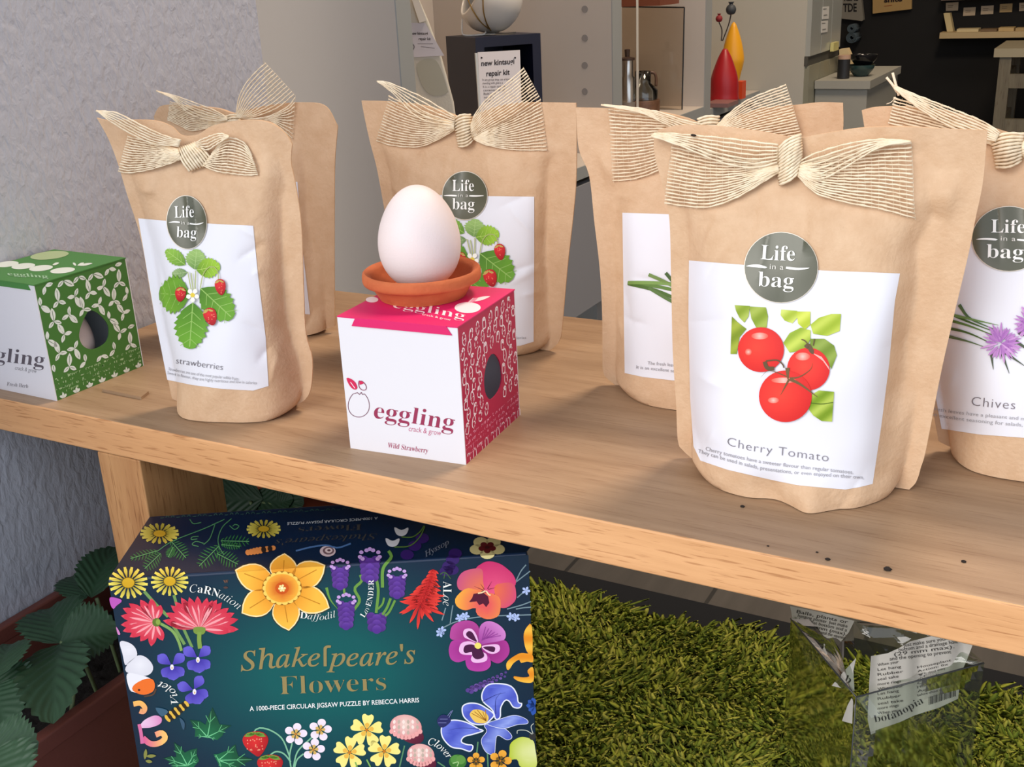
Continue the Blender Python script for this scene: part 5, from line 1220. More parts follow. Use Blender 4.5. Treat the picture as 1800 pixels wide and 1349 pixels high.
plant((n2[0], n2[1], pz - .042), 'strawberry plant with dark leaves in the planter, beside the bench leg', [(A_(160, 1050, -.004), A_(200, 948, .012), .036, up1), (A_(150, 1052, -.006), A_(120, 1000, -.006), .030, up1)], [[A_(170, 1052, -.004), (n2[0], n2[1], pz - .045)]])
n3 = A_(-12, 1190, .0)
plant((n3[0], n3[1], pz - .042), 'strawberry plant with round leaves at the left edge of the picture', [(A_(-5, 1190, .012), A_(16, 1118, .012), .034, up1), (A_(-20, 1200, 0), A_(50, 1225, -.004), .038, up1), (A_(-20, 1210, 0), A_(10, 1275, -.004), .040, up1)], [[n3, (n3[0], n3[1], pz - .045)]])
n4 = A_(-30, 1320, .01)
plant((n4[0], n4[1], pz - .042), 'strawberry plant leaf in the bottom left corner over the planter', [(A_(-30, 1318, .012), A_(62, 1318, .010), .038, up1), (A_(-30, 1330, .012), A_(20, 1400, .012), .046, up1)], [[n4, (n4[0], n4[1], pz - .045)]])

# ---- second trough behind the bench leg
TERR = mat('terracotta_plastic', (176, 92, 62), .55)
bz = TZ - .185; bx0, bx1, by0, by1 = -.47, -.30, .135, .27
tr = thing('planter', ((bx0 + bx1) / 2, (by0 + by1) / 2, 0), 'terracotta coloured trough half hidden under the bench behind the puzzle box', 'planter')
b = MB(); trough(b, bx0, bx1, by0, by1, .001, bz, .006, .012); b.build('trough', TERR, tr)
b = MB(); b.box((bx0 + .008, by0 + .008, bz - .06), (bx1 - .008, by1 - .008, bz - .05)); b.build('soil', M_earth, tr)
ad = lambda x, y, yy: at(x, y, y=yy)
up2 = np.array([.1, -.8, .6])
nn_ = ad(395, 880, .19)
plant((nn_[0], nn_[1], bz - .048), 'strawberry plant with a broad dark leaf behind the bench leg', [(ad(462, 878, .20), ad(330, 880, .18), .046, up2, .1, .05), (ad(440, 880, .2), ad(530, 884, .2), .03, up2, .1, .05), (ad(480, 892, .2), ad(510, 876, .2), .02, up2), (ad(370, 905, .17), ad(340, 892, .17), .03, up2)],
      [[ad(441, 882, .195), ad(443, 910, .195), (nn_[0] + .02, nn_[1], bz - .05)], [ad(405, 905, .2), ad(440, 884, .2), ad(500, 890, .2), ad(540, 898, .2)]])

# ---- shaggy green rug
rb_ = MB(); rx0, rx1, ry0, ry1 = -.292, .57, .136, .462
rugo = thing('shag_rug', (.14, .29, 0), 'moss green shaggy rug on the floor under and behind the bench', 'rug')
RUGB = mat('rug_backing', (44, 52, 18), .95)
b = MB(); b.box((rx0, ry0, .0005), (rx1, ry1, .008)); b.build('backing', RUGB, rugo)
RUG = bpy.data.materials.new('green_shag_yarn'); RUG.use_nodes = True
nt = RUG.node_tree; bs = nt.nodes['Principled BSDF']; va = nt.nodes.new('ShaderNodeVertexColor'); va.layer_name = 'ink'; nt.links.new(va.outputs[0], bs.inputs[0]); bs.inputs['Roughness'].default_value = .85; bs.inputs['Specular IOR Level'].default_value = .2
N = 34000
tx = rng.uniform(rx0 + .003, .40, N); ty = rng.uniform(ry0 + .003, ry1 - .002, N)
N2 = 4000; tx = np.r_[tx, rng.uniform(.40, rx1 - .004, N2)]; ty = np.r_[ty, rng.uniform(ry0 + .003, ry1 - .002, N2)]; N += N2
ang = rng.uniform(0, 6.283, N); hgt = rng.uniform(.012, .024, N); lean = rng.uniform(.3, 1.5, N); wd_ = rng.uniform(.0017, .0029, N)
# tufts lean together in patches
la_ = 2.2 * np.sin(tx * 23 + 2 * np.sin(ty * 31)) + 1.6 * np.sin(ty * 37 + tx * 11); dirx = np.cos(la_ + .9 * rng.normal(size=N)); diry = np.sin(la_ + .9 * rng.normal(size=N))
V = np.zeros((N, 5, 3, 3)); us = np.array([0, .3, .6, .85, 1.]); wp = np.array([.8, 1.0, 1.1, 1.05, .6])
for i, u in enumerate(us):
    cx = tx + dirx * hgt * lean * u ** 1.7; cy = ty + diry * hgt * lean * u ** 1.7; cz = .006 + hgt * (u - .28 * np.minimum(lean, 1) * u ** 2)
    for j in range(3):
        a = ang + j * 2.0944 + u * .8; V[:, i, j] = np.stack([cx + wd_ * wp[i] * np.cos(a), cy + wd_ * wp[i] * np.sin(a), cz], 1)
Vf = V.reshape(-1, 3); base = (np.arange(N) * 15)[:, None, None]; q = []
for i in range(4):
    for j in range(3): q.append([i * 3 + j, i * 3 + (j + 1) % 3, (i + 1) * 3 + (j + 1) % 3, (i + 1) * 3 + j])
Fq = (base + np.array(q)[None]).reshape(-1, 4)
cc = np.array([lin((124, 134, 42)), lin((140, 148, 52)), lin((100, 116, 38)), lin((154, 156, 66))]); col = np.repeat(cc[rng.integers(0, 4, N)] * rng.uniform(.75, 1.15, N)[:, None], 15, 0)
me = bpy.data.meshes.new('pile'); org = np.array([.14, .29, 0]); me.vertices.add(len(Vf)); me.vertices.foreach_set('co', (Vf - org).ravel()); me.loops.add(Fq.size); me.loops.foreach_set('vertex_index', Fq.ravel()); me.polygons.add(len(Fq)); me.polygons.foreach_set('loop_start', np.arange(0, Fq.size, 4)); me.update(calc_edges=True)
me.polygons.foreach_set('use_smooth', [True] * len(me.polygons)); ca = me.color_attributes.new('ink', 'FLOAT_COLOR', 'POINT'); c4 = np.ones((len(Vf), 4)); c4[:, :3] = col; ca.data.foreach_set('color', c4.ravel()); me.materials.append(RUG)
o = bpy.data.objects.new('pile', me); COL.objects.link(o); o.parent = rugo; o['kind'] = 'stuff'

# ---- clear packet with printed leaflets
FILM = film('clear_crisp_film', (232, 238, 232), .035, .06)
yk, yr, yl = .20, .235, .30
K3, R3, L3 = at(1505, 1226, y=yk), at(1730, 1166, y=yr), at(1390, 1088, y=yl)
pk_ = thing('clear_packet', (K3[0], K3[1] + .05, .022), 'crumpled clear film packet with printed leaflets standing on the rug under the bench', 'packet')
B3 = R3 + (L3 - K3)
def crump(a, b_, c, d, amp, seed, nu=26, nv=26):
    """sheet a-b (top) c-d (bottom) with creases"""
    r_ = np.random.default_rng(seed); u = np.linspace(0, 1, nu); v = np.linspace(0, 1, nv); U, V_ = np.meshgrid(u, v)
    G = a * ((1 - U) * (1 - V_))[..., None] + b_ * (U * (1 - V_))[..., None] + d * (U * V_)[..., None] + c * ((1 - U) * V_)[..., None]
    n = np.cross(b_ - a, c - a); n = n / np.linalg.norm(n); w_ = np.zeros_like(U)
    for _ in range(9):
        th = r_.uniform(0, 3.14); p = r_.uniform(.1, .9, 2); s_ = (U - p[0]) * math.cos(th) + (V_ - p[1]) * math.sin(th); w_ += r_.uniform(-1, 1) * np.abs(s_)
    w_ = (w_ - w_.mean()) * amp * np.clip(np.minimum(np.minimum(U, 1 - U), np.minimum(V_, 1 - V_)) * 8, 0, 1)
    return G + w_[..., None] * n
dn = lambda p: np.array([p[0], p[1], .031])
b = MB(); b.grid(crump(K3, R3, dn(K3), dn(R3), .006, 1)); b.grid(crump(L3, K3, dn(L3), dn(K3), .010, 2)); b.grid(crump(R3, B3, dn(R3), dn(B3), .006, 3)); b.grid(crump(B3, L3, dn(B3), dn(L3), .006, 4)); b.build('film_wrap', FILM, pk_, False)
T1, T2 = at(1500, 1092, y=.24), at(1620, 1100, y=.25)
b = MB(); b.grid(crump(T1, T2, K3 * .7 + R3 * .3 + np.array([0, .004, .0]), R3, .008, 5)); b.grid(crump(L3, T1, L3 * .2 + K3 * .8, K3, .008, 6)); b.build('film_flap', FILM, pk_, False)
EDG = mat('folded_film_edge', (60, 62, 64), .3)
b = MB(); b.tube([L3, K3], .0006, 6); b.tube([K3, R3], .0006, 6); b.tube([K3, dn(K3)], .0005, 6); b.build('film_fold', EDG, pk_, True)
PAPER = printed('leaflet_paper', .6, .3); pc = (196, 190, 180)
def sheet_map(p0, p1, back, wave):
    d = (p1 - p0); d[2] = 0; n = np.array([d[1], -d[0], 0]); n /= np.linalg.norm(n)
    if n @ FW > 0: n = -n
    f0 = plane_map(p0 - n * back, n)
    def f(P, lift): P = np.asarray(P); return f0(P, lift + wave * (np.sin(P[:, 0] * .085 + P[:, 1] * .01) + .5 * np.sin(P[:, 0] * .17)))
    return f
leaf_ = thing('leaflet', tuple(at(1600, 1290, y=yr + .02) * np.array([1, 1, 0]) + np.array([0, 0, .03])), 'printed white leaflet curling behind the front face of the clear packet, upside down lettering', 'leaflet')
fm = sheet_map(K3.copy(), R3.copy(), .006, .0018)
pr = Print(fm, 8, base=0); pr.poly([(1531, 1154), (1560, 1149), (1580, 1140), (1600, 1128), (1640, 1118), (1712, 1128), (1700, 1160), (1690, 1182), (1684, 1229), (1650, 1245), (1608, 1258), (1560, 1280), (1531, 1292), (1525, 1265), (1528, 1200)], pc); sh = pr.build('sheet', PAPER, leaf_)
t = Print(fm, 8, base=.0004); ink = (54, 50, 48)
for k_, tx_ in enumerate(('Just make sure your bottle', 'bottom and a drainage hole', '(29 mm max).', 'and the opening to prevent')): t.text(tx_, [(1588 - 8 * k_, 1138 + k_ * 8), (1690 - 6 * k_, 1122 + k_ * 9)], 9, ink, layer=0)
for k_ in range(11):
    y_ = 1172 + k_ * 8.5; t.text(('When your', 'Let hang', 'Rubber', 'seal take', 'more rings')[k_ % 5], [(1543, y_), (1580 + 4 * (k_ % 3), y_ - 6)], 7, ink, layer=0)
for k_ in range(8): t.text(('Houseplant', 'Action: fix', 'before about every', 'our plants', 'Contact us')[k_ % 5], [(1613, 1176 + k_ * 7), (1672 - 5 * (k_ % 3), 1163 + k_ * 7)], 6, ink, layer=0)
t.text(serif('botanopia'), [(1538, 1271), (1575, 1262), (1624, 1236)], 19, ink, -.012, layer=0)
for k_ in range(18):
    x_ = 1633 + k_ * 2.7; t.stroke([(x_, 1240 - k_ * .9), (x_, 1226 - k_ * .9)], .8 + (k_ * 7 % 3) * .5, ink, 3, layer=0)
t.build('leaflet_lettering', INK, sh)
leaf2 = thing('leaflet', tuple(at(1440, 1190, y=.28) * np.array([1, 1, 0]) + np.array([0, 0, .03])), 'printed leaflet slanting in the left side of the clear packet', 'leaflet')
fm = sheet_map(L3.copy(), K3.copy(), .004, .0006)
pr = Print(fm, 8, base=0); pr.poly([(1389, 1066), (1440, 1076), (1502, 1092), (1492, 1112), (1460, 1150), (1425, 1184), (1408, 1140), (1394, 1095)], (182, 178, 168)); sh = pr.build('sheet', PAPER, leaf2)
t = Print(fm, 8, base=.0004)
for k_, tx_ in enumerate(('Balls, plants or', 'hanging planter. Just make', 'has a flat bottom and a', 'to 29 mm (max).', 'rubber rings seal the opening')): t.text(tx_, [(1400 + k_ * 2, 1078 + k_ * 7), (1490 - k_ * 1, 1097 + k_ * 7)][:2], 8, ink, layer=0)
for k_ in range(9): t.text(('Du kannst', 'flaschen und', 'wird', 'dichtung')[k_ % 4], [(1408 + k_ * 2, 1122 + k_ * 6.4), (1448 - k_ * 1.5, 1128 + k_ * 6.4)], 5.5, ink, layer=0)
t.build('leaflet_lettering', INK, sh)
leaf3 = thing('leaflet', tuple(at(1490, 1250, y=.21) * np.array([1, 1, 0]) + np.array([0, 0, .03])), 'small white corner of a leaflet beside the front edge of the clear packet', 'leaflet')
pr = Print(fm, 8, base=.001); pr.poly([(1505, 1157), (1500, 1180), (1502, 1216), (1462, 1206), (1484, 1180)], (214, 210, 204)); pr.poly([(1500, 1222), (1498, 1273), (1480, 1268), (1490, 1240)], (206, 202, 196)); pr.text(serif('b'), [(1484, 1198), (1494, 1202)], 18, ink); pr.build('sheet', PAPER, leaf3)
# ================================================================== the shop behind
XS = -.60
CREAM = mat('cream_laminate', (188, 178, 168), .55)
EDGE = mat('grey_panel_edge', (150, 152, 150), .5)
GREYD = mat('grey_drawer_front', (140, 140, 144), .5)
mpp = lambda p: float((np.asarray(p) - CAMP) @ FW) / F_PX
un = thing('shelving_unit', (-.79, 1.6, 0), 'cream open shelving along the left side of the shop, behind the bench', 'shelves')
ys = [(.757, .790), (1.449, 1.492), (1.968, 2.008)]
zs = TZ - .050; zs2 = TZ - .030
for i, (a, b_) in enumerate(ys):
    b = MB(); b.box((-.98, a, 0), (XS - .002, b_, 2.3)); b.build('divider_panel', CREAM, un)
    b = MB(); b.box((XS - .002, a, 0), (XS, b_, 2.3)); b.build('panel_edge', EDGE, un)
b = MB(); b.box((-.995, .757, 0), (-.98, 2.41, 2.3)); b.build('back_panel', CREAM, un)
bays = [(ys[0][1], ys[1][0], zs), (ys[1][1], ys[2][0], TZ - .022), (ys[2][1], 2.408, TZ - .032)]
for a, b_, z in bays:
    b = MB(); b.box((-.98, a, z - .022), (XS - .003, b_, z)); b.build('shelf_board', CREAM, un)
    b = MB(); b.box((XS - .003, a, z - .022), (XS - .001, b_, z - .0005)); b.build('shelf_edge', EDGE, un)
    b = MB(); b.box((-.62, a + .003, .06), (-.603, b_ - .003, z - .034)); b.build('drawer_front', GREYD, un)
    b = MB(); b.box((-.98, a, 0.0), (-.64, b_, .05)); b.build('plinth', EDGE, un)
PEG = mat('peg_hole', (140, 134, 130), .9)
for y_ in (16, 67, 115, 161):
    c = at(1028, y_, y=ys[1][0]); r = .0062; t = np.linspace(0, 6.283, 14, endpoint=False)
    b = MB(); b.prism([(c[0] + r * math.cos(a), ys[1][0] - .0006, c[2] + r * math.sin(a)) for a in t], (0, .0006, 0)); b.build('peg_hole', PEG, un)

# navy cube with the sign, kintsugi bowl on top, pouch beside it
NAVY = mat('navy_lacquer', (14, 18, 42), .45)
a_ = .98; p0 = at(835, 67, y=1.15); ce, n_ = np.array([math.cos(a_), math.sin(a_), 0]), np.array([math.sin(a_), -math.cos(a_), 0])
p1 = at(950, 62, p0=p0, n=n_); wn = (p1 - p0) @ ce; top_z = p0[2]; dn_ = .115; th = .016
nv = thing('display_cube', tuple(np.array([*(p0 + ce * wn / 2 - n_ * dn_ / 2)[:2], zs])), 'navy blue open display cube on the shelf behind the middle paper bag', 'display cube')
def obox(mb, o, e1, e2, e3): 
    V = [o + e1 * i + e2 * j + e3 * k for k in (0, 1) for j in (0, 1) for i in (0, 1)]
    mb.add(V, [(0, 2, 3, 1), (4, 5, 7, 6), (0, 1, 5, 4), (2, 6, 7, 3), (0, 4, 6, 2), (1, 3, 7, 5)])
ob = np.array([p0[0], p0[1], zs + .0005]); hz = top_z - zs; Z1 = np.array([0, 0, 1.])
b = MB(); obox(b, ob, ce * th, -n_ * dn_, Z1 * hz); obox(b, ob + ce * (wn - th), ce * th, -n_ * dn_, Z1 * hz); obox(b, ob + ce * th + Z1 * (hz - th), ce * (wn - 2 * th), -n_ * dn_, Z1 * th); obox(b, ob + ce * th, ce * (wn - 2 * th), -n_ * dn_, Z1 * th)
b.build('frame', NAVY, nv)
b = MB(); obox(b, ob + ce * th + Z1 * th - n_ * (dn_ - .006), ce * (wn - 2 * th), -n_ * .005, Z1 * (hz - 2 * th)); b.build('back', NAVY, nv)
CLEAR = film('clear_acrylic', (236, 240, 240), .03, .03)
sp0 = at(842, 93, p0=p0 + n_ * .005, n=n_); sn = n_
sg = thing('sign_holder', (sp0[0] + .02, sp0[1] + .02, zs), 'clear sign holder with a card reading new kintsugi repair kit, before the navy cube', 'sign')
q = [at(x, y, p0=sp0, n=sn) for x, y in ((840, 92), (914, 88), (916, 190), (846, 196))]
q[2][2] = q[3][2] = zs + .001
b = MB(); b.prism([q[0], q[1], q[2], q[3]], -sn * .0012); cd = b.build('card', mat('white_card', (222, 216, 218), .6), sg)
b = MB(); q2 = [at(x, y, p0=sp0, n=sn) for x, y in ((834, 93), (838, 93), (846, 196), (843, 196))]; q2[2][2] = q2[3][2] = zs + .001; b.prism(q2, sn * .003); b.build('acrylic_edge', mat('bright_acrylic_edge', (200, 204, 204), .2), sg)
t = Print(plane_map(sp0, sn), 9, base=.0004); dk_ = (52, 46, 48)
t.text('new kintsugi', [(846, 116), (904, 112)], 13.5, dk_, .02, layer=0, up=(0, -1)); t.text('repair kit', [(855, 134), (896, 131)], 13.5, dk_, .02, layer=0, up=(0, -1))
for x_ in (845, 904): t.poly([(x_, 100), (x_ + 3, 100), (x_ + 3, 103), (x_, 103)], dk_, layer=0)
for k_ in range(7): t.text(('In any group shop use of kintsugi', 'mending with gold is a', 'It is a repair technique', 'ceramics then', 'Build from', 'new life')[k_ % 6], [(848 + k_ * .6, 142 + k_ * 6.2), (848 + (54, 36, 44, 40, 24, 20, 14)[k_], 141 + k_ * 6.2)], 5.5, (80, 72, 76), layer=0, up=(0, -1))
t.build('card_lettering', INK, cd)
# bowl
CER = mat('white_glazed_ceramic', (206, 200, 192), .18, spec=.5); GOLD = mat('gold_seam', (150, 118, 62), .35, metal=.6)
bc = p0 + ce * wn * .42 - n_ * .05; bc[2] = top_z; m_ = mpp(bc); R_ = 59 * m_
ax = np.array([-.62, -.62, .45]); ax /= np.linalg.norm(ax); bx_ = np.cross(ax, [0, 0, 1.]); bx_ /= np.linalg.norm(bx_); by_ = np.cross(bx_, ax)
cc_ = at(860, -2, p0=bc, n=FW); 
bo = thing('repaired_bowl', (cc_[0], cc_[1], top_z), 'round white bowl with gold repair seams on an acrylic stand on the navy cube', 'bowl')
prof = [(0, -.98), (.35, -.93), (.65, -.75), (.88, -.42), (.985, 0), (.93, .30), (.80, .52), (.74, .58), (.70, .55), (.80, .40), (.86, .1), (.80, -.35), (.5, -.72), (0, -.86)]
b = MB(); pf = spl(prof, 50); an = np.linspace(0, 2 * np.pi, 60, endpoint=False)
V = [cc_ + R_ * (r * (math.cos(a) * bx_ + math.sin(a) * by_) + h * ax) for r, h in pf for a in an]
b.add(V, [(i * 60 + j, i * 60 + (j + 1) % 60, (i + 1) * 60 + (j + 1) % 60, (i + 1) * 60 + j) for i in range(49) for j in range(60)])
b.build('bowl_body', CER, bo, True)
def onb(px, py):
    d = FW + RX * (px - 900) / F_PX - UP * (py - 674.5) / F_PX; d = d / np.linalg.norm(d); oc = CAMP - cc_; bq = oc @ d; c_ = oc @ oc - (R_ * .99) ** 2; dd = max(bq * bq - c_, 0); return CAMP + d * (-bq - math.sqrt(dd))
for q in (((820, -8), (828, 12), (842, 35), (858, 50)), ((849, -8), (850, 20), (856, 42), (863, 54))):
    b = MB(); b.tube(spl([onb(*k_) for k_ in q], 14), .0012, 6); b.build('gold_seam', GOLD, bo, True)
st_ = [at(812, 34, p0=bc, n=FW), at(812, 56, p0=bc, n=FW), at(818, 63, p0=bc, n=FW), at(850, 62, p0=bc, n=FW), at(853, 55, p0=bc, n=FW)]
for k_ in st_: k_[2] = max(k_[2], top_z + .002)
stn = thing('bowl_stand', (st_[2][0], st_[2][1], top_z), 'small clear acrylic stand under the white bowl', 'stand')
b = MB(); b.tube(spl(st_, 24), .0016, 8); b.build('wire', mat('acrylic_rod', (214, 210, 202), .15, spec=.6), stn, True)
b = MB(); f_ = at(880, 60, p0=bc, n=FW); obox(b, np.array([f_[0] - .03, f_[1] - .012, top_z + .0006]), np.array([.05, 0, 0]), np.array([0, .03, 0]), Z1 * .003); b.build('foot', CLEAR, stn)
# pouch
pn = np.array([math.sin(.62), -math.cos(.62), 0]); pp = at(760, 100, y=.96)
CANV = mat('unbleached_canvas', (196, 190, 176), .85, bump=.2, bscale=300); CANW = mat('translucent_window', (170, 166, 150), .7)
ku = thing('kit_pouch', (pp[0], pp[1], zs), 'pale canvas pouch with a paper header tag, at the left of the navy cube', 'pouch')
ol = [(716, -6), (735, -6), (754, 38), (776, 98), (796, 145), (803, 165), (802, 186), (790, 193), (726, 195), (720, 100)]
q = [at(x, y, p0=pp, n=pn) for x, y in ol]
lowz = min(k_[2] for k_ in q)
q = [k_ - np.array([0, 0, (lowz - zs - .001) * max(0, 1 - (k_[2] - lowz) / .05)]) for k_ in q]
b = MB(); b.prism(q[::-1], -pn * .03); b.build('pouch_body', CANV, ku, bevel=.004)
pr = Print(plane_map(pp, pn), 12, base=.0006); pr.poly([(733, 112), (766, 106), (786, 155), (784, 165), (760, 168), (742, 150)], (168, 164, 148), 26); pr.build('window', INK, ku)
pr = Print(plane_map(pp, pn), 12, base=.0012); pr.poly([(720, 40), (747, 40), (781, 98), (722, 101)], (198, 192, 196)); hd = pr.build('paper_tag', INK, ku)
pr = Print(plane_map(pp, pn), 9, base=.0020); pr.text('new kintsugi', [(722, 61), (752, 61)], 7, (60, 56, 60), .02, layer=0, up=(0, -1)); pr.text('repair kit', [(736, 70.5), (757, 70.5)], 7, (60, 56, 60), .02, layer=0, up=(0, -1))
for q_ in ([(734, 77), (761, 77)], [(740, 82), (764, 85)]): pr.stroke(q_, .9, (110, 104, 108), 4, layer=0)
pr.stroke([(724, 76), (728, 82), (725, 90)], 2, (110, 106, 108), layer=0); pr.build('tag_lettering', INK, hd)
b = MB(); b.prism([at(x, y, p0=pp + pn * .002, n=pn) for x, y in ((722, -6), (734, -6), (750, 36), (737, 40))], pn * .003); b.build('folded_top', mat('pale_canvas_fold', (214, 206, 194), .8), ku)

# bay with the coffee things
zb2 = bays[1][2]
def stand(px, y, z): return np.array([at(px, 150, y=y)[0], y, z])
cf = stand(1103, 1.78, zb2); m_ = mpp(cf)
b = MB(); h = (cf[2]); cz = zb2 + .0008
STEEL = mat('brushed_steel', (190, 186, 180), .22, metal=1); DKW = mat('dark_wood_knob', (58, 40, 30), .5)
ct = thing('coffee_press', (cf[0], cf[1], cz), 'steel coffee press with a dark lid on the shelf, left of the glass jug', 'coffee press')
b.lathe([(0, 0), (13 * m_, 0), (13 * m_, 40 * m_), (10 * m_, 44 * m_), (10 * m_, 70 * m_), (0, 70 * m_)], tuple(np.array([cf[0], cf[1], cz + 24 * m_])), 32); b.build('steel_body', STEEL, ct, True, sharp=40)
b = MB(); b.lathe([(0, 0), (14 * m_, 0), (14 * m_, 24 * m_), (0, 24 * m_)], (cf[0], cf[1], cz), 32); b.build('base', mat('smoked_glass_base', (120, 112, 104), .2), ct, True, sharp=40)
b = MB(); b.lathe([(0, 94 * m_), (13 * m_, 94 * m_), (13 * m_, 98 * m_), (4 * m_, 100 * m_), (5 * m_, 112 * m_), (0, 113 * m_)], (cf[0], cf[1], cz), 24); b.build('lid', DKW, ct, True, sharp=40)
jg = stand(1130, 1.82, zb2); m_ = mpp(jg); jt = thing('glass_jug', (jg[0], jg[1], cz), 'clear glass jug with a brown handle and wooden collar on the shelf', 'jug')
WDB = wood('walnut', (104, 72, 50), (76, 50, 34), 0, 1)
b = MB(); b.lathe([(0, 0), (29 * m_, 0), (30 * m_, 22 * m_), (29 * m_, 24 * m_), (0, 24 * m_)], (jg[0], jg[1], cz), 40); b.build('wooden_collar', WDB, jt, True, sharp=40)
b = MB(); b.lathe([(26 * m_, 24.5 * m_), (26 * m_, 40 * m_), (14 * m_, 52 * m_), (14 * m_, 72 * m_), (12.6 * m_, 72 * m_), (12.6 * m_, 52 * m_), (24.6 * m_, 39 * m_), (24.6 * m_, 24.5 * m_)], (jg[0], jg[1], cz), 40); b.build('glass_body', CLEAR, jt, True)
b = MB(); rr_ = np.array([RX[0], RX[1], 0]) * m_; b.tube(spl([jg * [1, 1, 0] + Z1 * (cz + 70 * m_) + rr_ * 12, jg * [1, 1, 0] + Z1 * (cz + 68 * m_) + rr_ * 20, jg * [1, 1, 0] + Z1 * (cz + 60 * m_) + rr_ * 23, jg * [1, 1, 0] + Z1 * (cz + 46 * m_) + rr_ * 23], 12), 2.6 * m_, 8); b.build('handle', WDB, jt, True)
ac = thing('acrylic_divider', tuple(at(1150, 185, y=1.90) * [1, 1, 0] + Z1 * zb2), 'smoky transparent panel with dark edges standing on the shelf behind the jug', 'panel')
q = [at(x, y, y=1.90) for x, y in ((1094, 12), (1203, 13), (1199, 187), (1094, 187))]; q[2][2] = q[3][2] = zb2 + .001
b = MB(); b.prism(q, (0, .003, 0)); b.build('pane', film('smoky_acrylic', (240, 234, 226), .04, .1), ac)
b = MB(); b.tube([q[0], q[1]], .0016, 6); b.tube([q[1], q[2]], .0016, 6); b.build('dark_edge', mat('black_edge', (40, 38, 36), .5), ac)
ge = at(1119, 100, y=1.62); tag_ = MB(); tag_.box((ge[0] - .0008, 1.62, zb2 + .001), (ge[0] + .0002, 1.63, TZ + .35)); tag(tag_.build('acrylic_strip', mat('acrylic_edge_light', (206, 200, 190), .2)), 'thin upright strip of clear acrylic in front of the coffee press', 'acrylic strip')
cb = at(1140, 9, y=1.84); m_ = mpp(cb); tb = MB(); tb.box((cb[0] - 46 * m_, 1.78, cb[2]), (cb[0] + 40 * m_, 1.895, cb[2] + 50 * m_)); 
tag(tb.build('copper_box', mat('copper_brown_lacquer', (120, 66, 46), .4)), 'copper brown box at the top edge of the picture, above the coffee press', 'box')
ub = MB(); ub.box((-.978, ys[1][1], cb[2] - .012), (XS - .25, ys[2][0], cb[2] - .0005)); ub.build('shelf_board', CREAM, un)
# bay with the vases
zb3 = bays[2][2] + .0008
def vase(px, y, prof, name, m, lb, cat, nn=40, z=None):
    c = stand(px, y, zb3 if z is None else z); k = mpp(c); b = MB(); b.lathe(spl([(r * k, h * k) for r, h in prof], 40), tuple(c), nn); return tag(b.build(name, m, None, True), lb, cat), c, k
vase(1273, 2.16, [(0, 0), (24, 0), (25, 12), (23, 40), (13, 70), (5, 86), (4, 88), (0, 88)], 'red_vase', mat('red_glaze', (160, 22, 30), .4), 'deep red teardrop vase on the shelf behind the tomato bag bow', 'vase')
vase(1287, 2.27, [(0, 0), (8, 0), (12, 26), (18, 52), (19, 66), (14, 92), (5, 118), (0, 124)], 'yellow_vase', mat('yellow_glaze', (226, 160, 26), .4), 'tall yellow drop shaped vase behind the red vase', 'vase')
c = stand(1300, 2.20, zb3); k = mpp(c); b = MB(); b.box((c[0] - 7 * k, 2.20, zb3), (c[0] + 5 * k, 2.23, zb3 + 30 * k)); tag(b.build('orange_block', mat('orange_red_lacquer', (206, 70, 24), .5)), 'small orange red block right of the red vase', 'block')
c = stand(1270, 2.07, zb3); k = mpp(c); b = MB(); b.box((c[0] - 22 * k, 2.03, zb3), (c[0] + 20 * k, 2.11, zb3 + .009)); tag(b.build('flat_book', mat('dusky_pink_cover', (132, 96, 92), .4)), 'flat pinkish book lying on the shelf in front of the red vase', 'book')
STK = mat('dark_dried_stem', (46, 34, 34), .8); PODM = mat('blue_black_seed_pod', (54, 58, 62), .6); REDP = mat('dried_red_pod', (130, 30, 34), .7)
def pod(px, py, r, m, lb, y, foot):
    c = at(px, py, y=y); k = mpp(c); t_ = thing('dried_seed_pod', tuple(at(*foot, y=y)), lb, 'dried pod')
    b = MB(); b.lathe(spl([(0, -r), (.7 * r, -.75 * r), (r, 0), (.75 * r, .7 * r), (.35 * r, r), (.6 * r, 1.45 * r), (.3 * r, 1.2 * r), (0, 1.1 * r)], 30) * k, tuple(c), 24); b.build('pod', m, t_, True)
    b = MB(); b.tube(spl([c + Z1 * -r * k, (c + at(*foot, y=y)) / 2 + np.array([.004, 0, 0]), at(*foot, y=y)], 12), 1.1 * k, 6); b.build('stem', STK, t_, True)
pod(1285, 17, 9, PODM, 'round blue black seed pod on a dark stem above the vases', 2.16, (1270, 72))
pod(1264, 33, 6, REDP, 'small dried red pod on a stem above the red vase', 2.14, (1268, 72))

# tall grey cabinet, counter and what stands on it
xD = at(1425, 60, y=2.41)[0]; yE = at(1478, 60, x=xD)[1]
GRC = mat('warm_grey_laminate', (176, 172, 160), .5)
tc_ = thing('tall_cabinet', ((-.98 + xD) / 2, (2.41 + yE) / 2, 0), 'tall warm grey cabinet beyond the shelves, its glossy doors facing right', 'cabinet')
b = MB(); b.box((-.98, 2.41, 0), (xD - .012, yE, 2.3)); b.build('cabinet_body', GRC, tc_)
zg = at(1425, 110, x=xD)[2]; zg2 = at(1474, 88, x=xD)[2]; zg = (zg + zg2) / 2
yy_ = [2.41] + [at(x, 60, x=xD)[1] for x in (1444, 1461)] + [yE]
DOORM = mat('glossy_grey_door', (158, 160, 154), .15, spec=.6)
for i in range(3):
    b = MB(); b.box((xD - .012, yy_[i] + .003, zg + .012), (xD, yy_[i + 1] - .003, 2.3)); b.build('door', DOORM, tc_)
    b = MB(); b.box((xD - .012, yy_[i] + .003, 0.02), (xD, yy_[i + 1] - .003, zg - .012)); b.build('door', mat('olive_grey_door', (132, 130, 112), .35), tc_)
b = MB(); b.box((xD - .013, 2.41, zg - .012), (xD - .004, yE, zg + .012)); b.build('shadow_gap', mat('dark_gap', (70, 68, 60), .7), tc_)
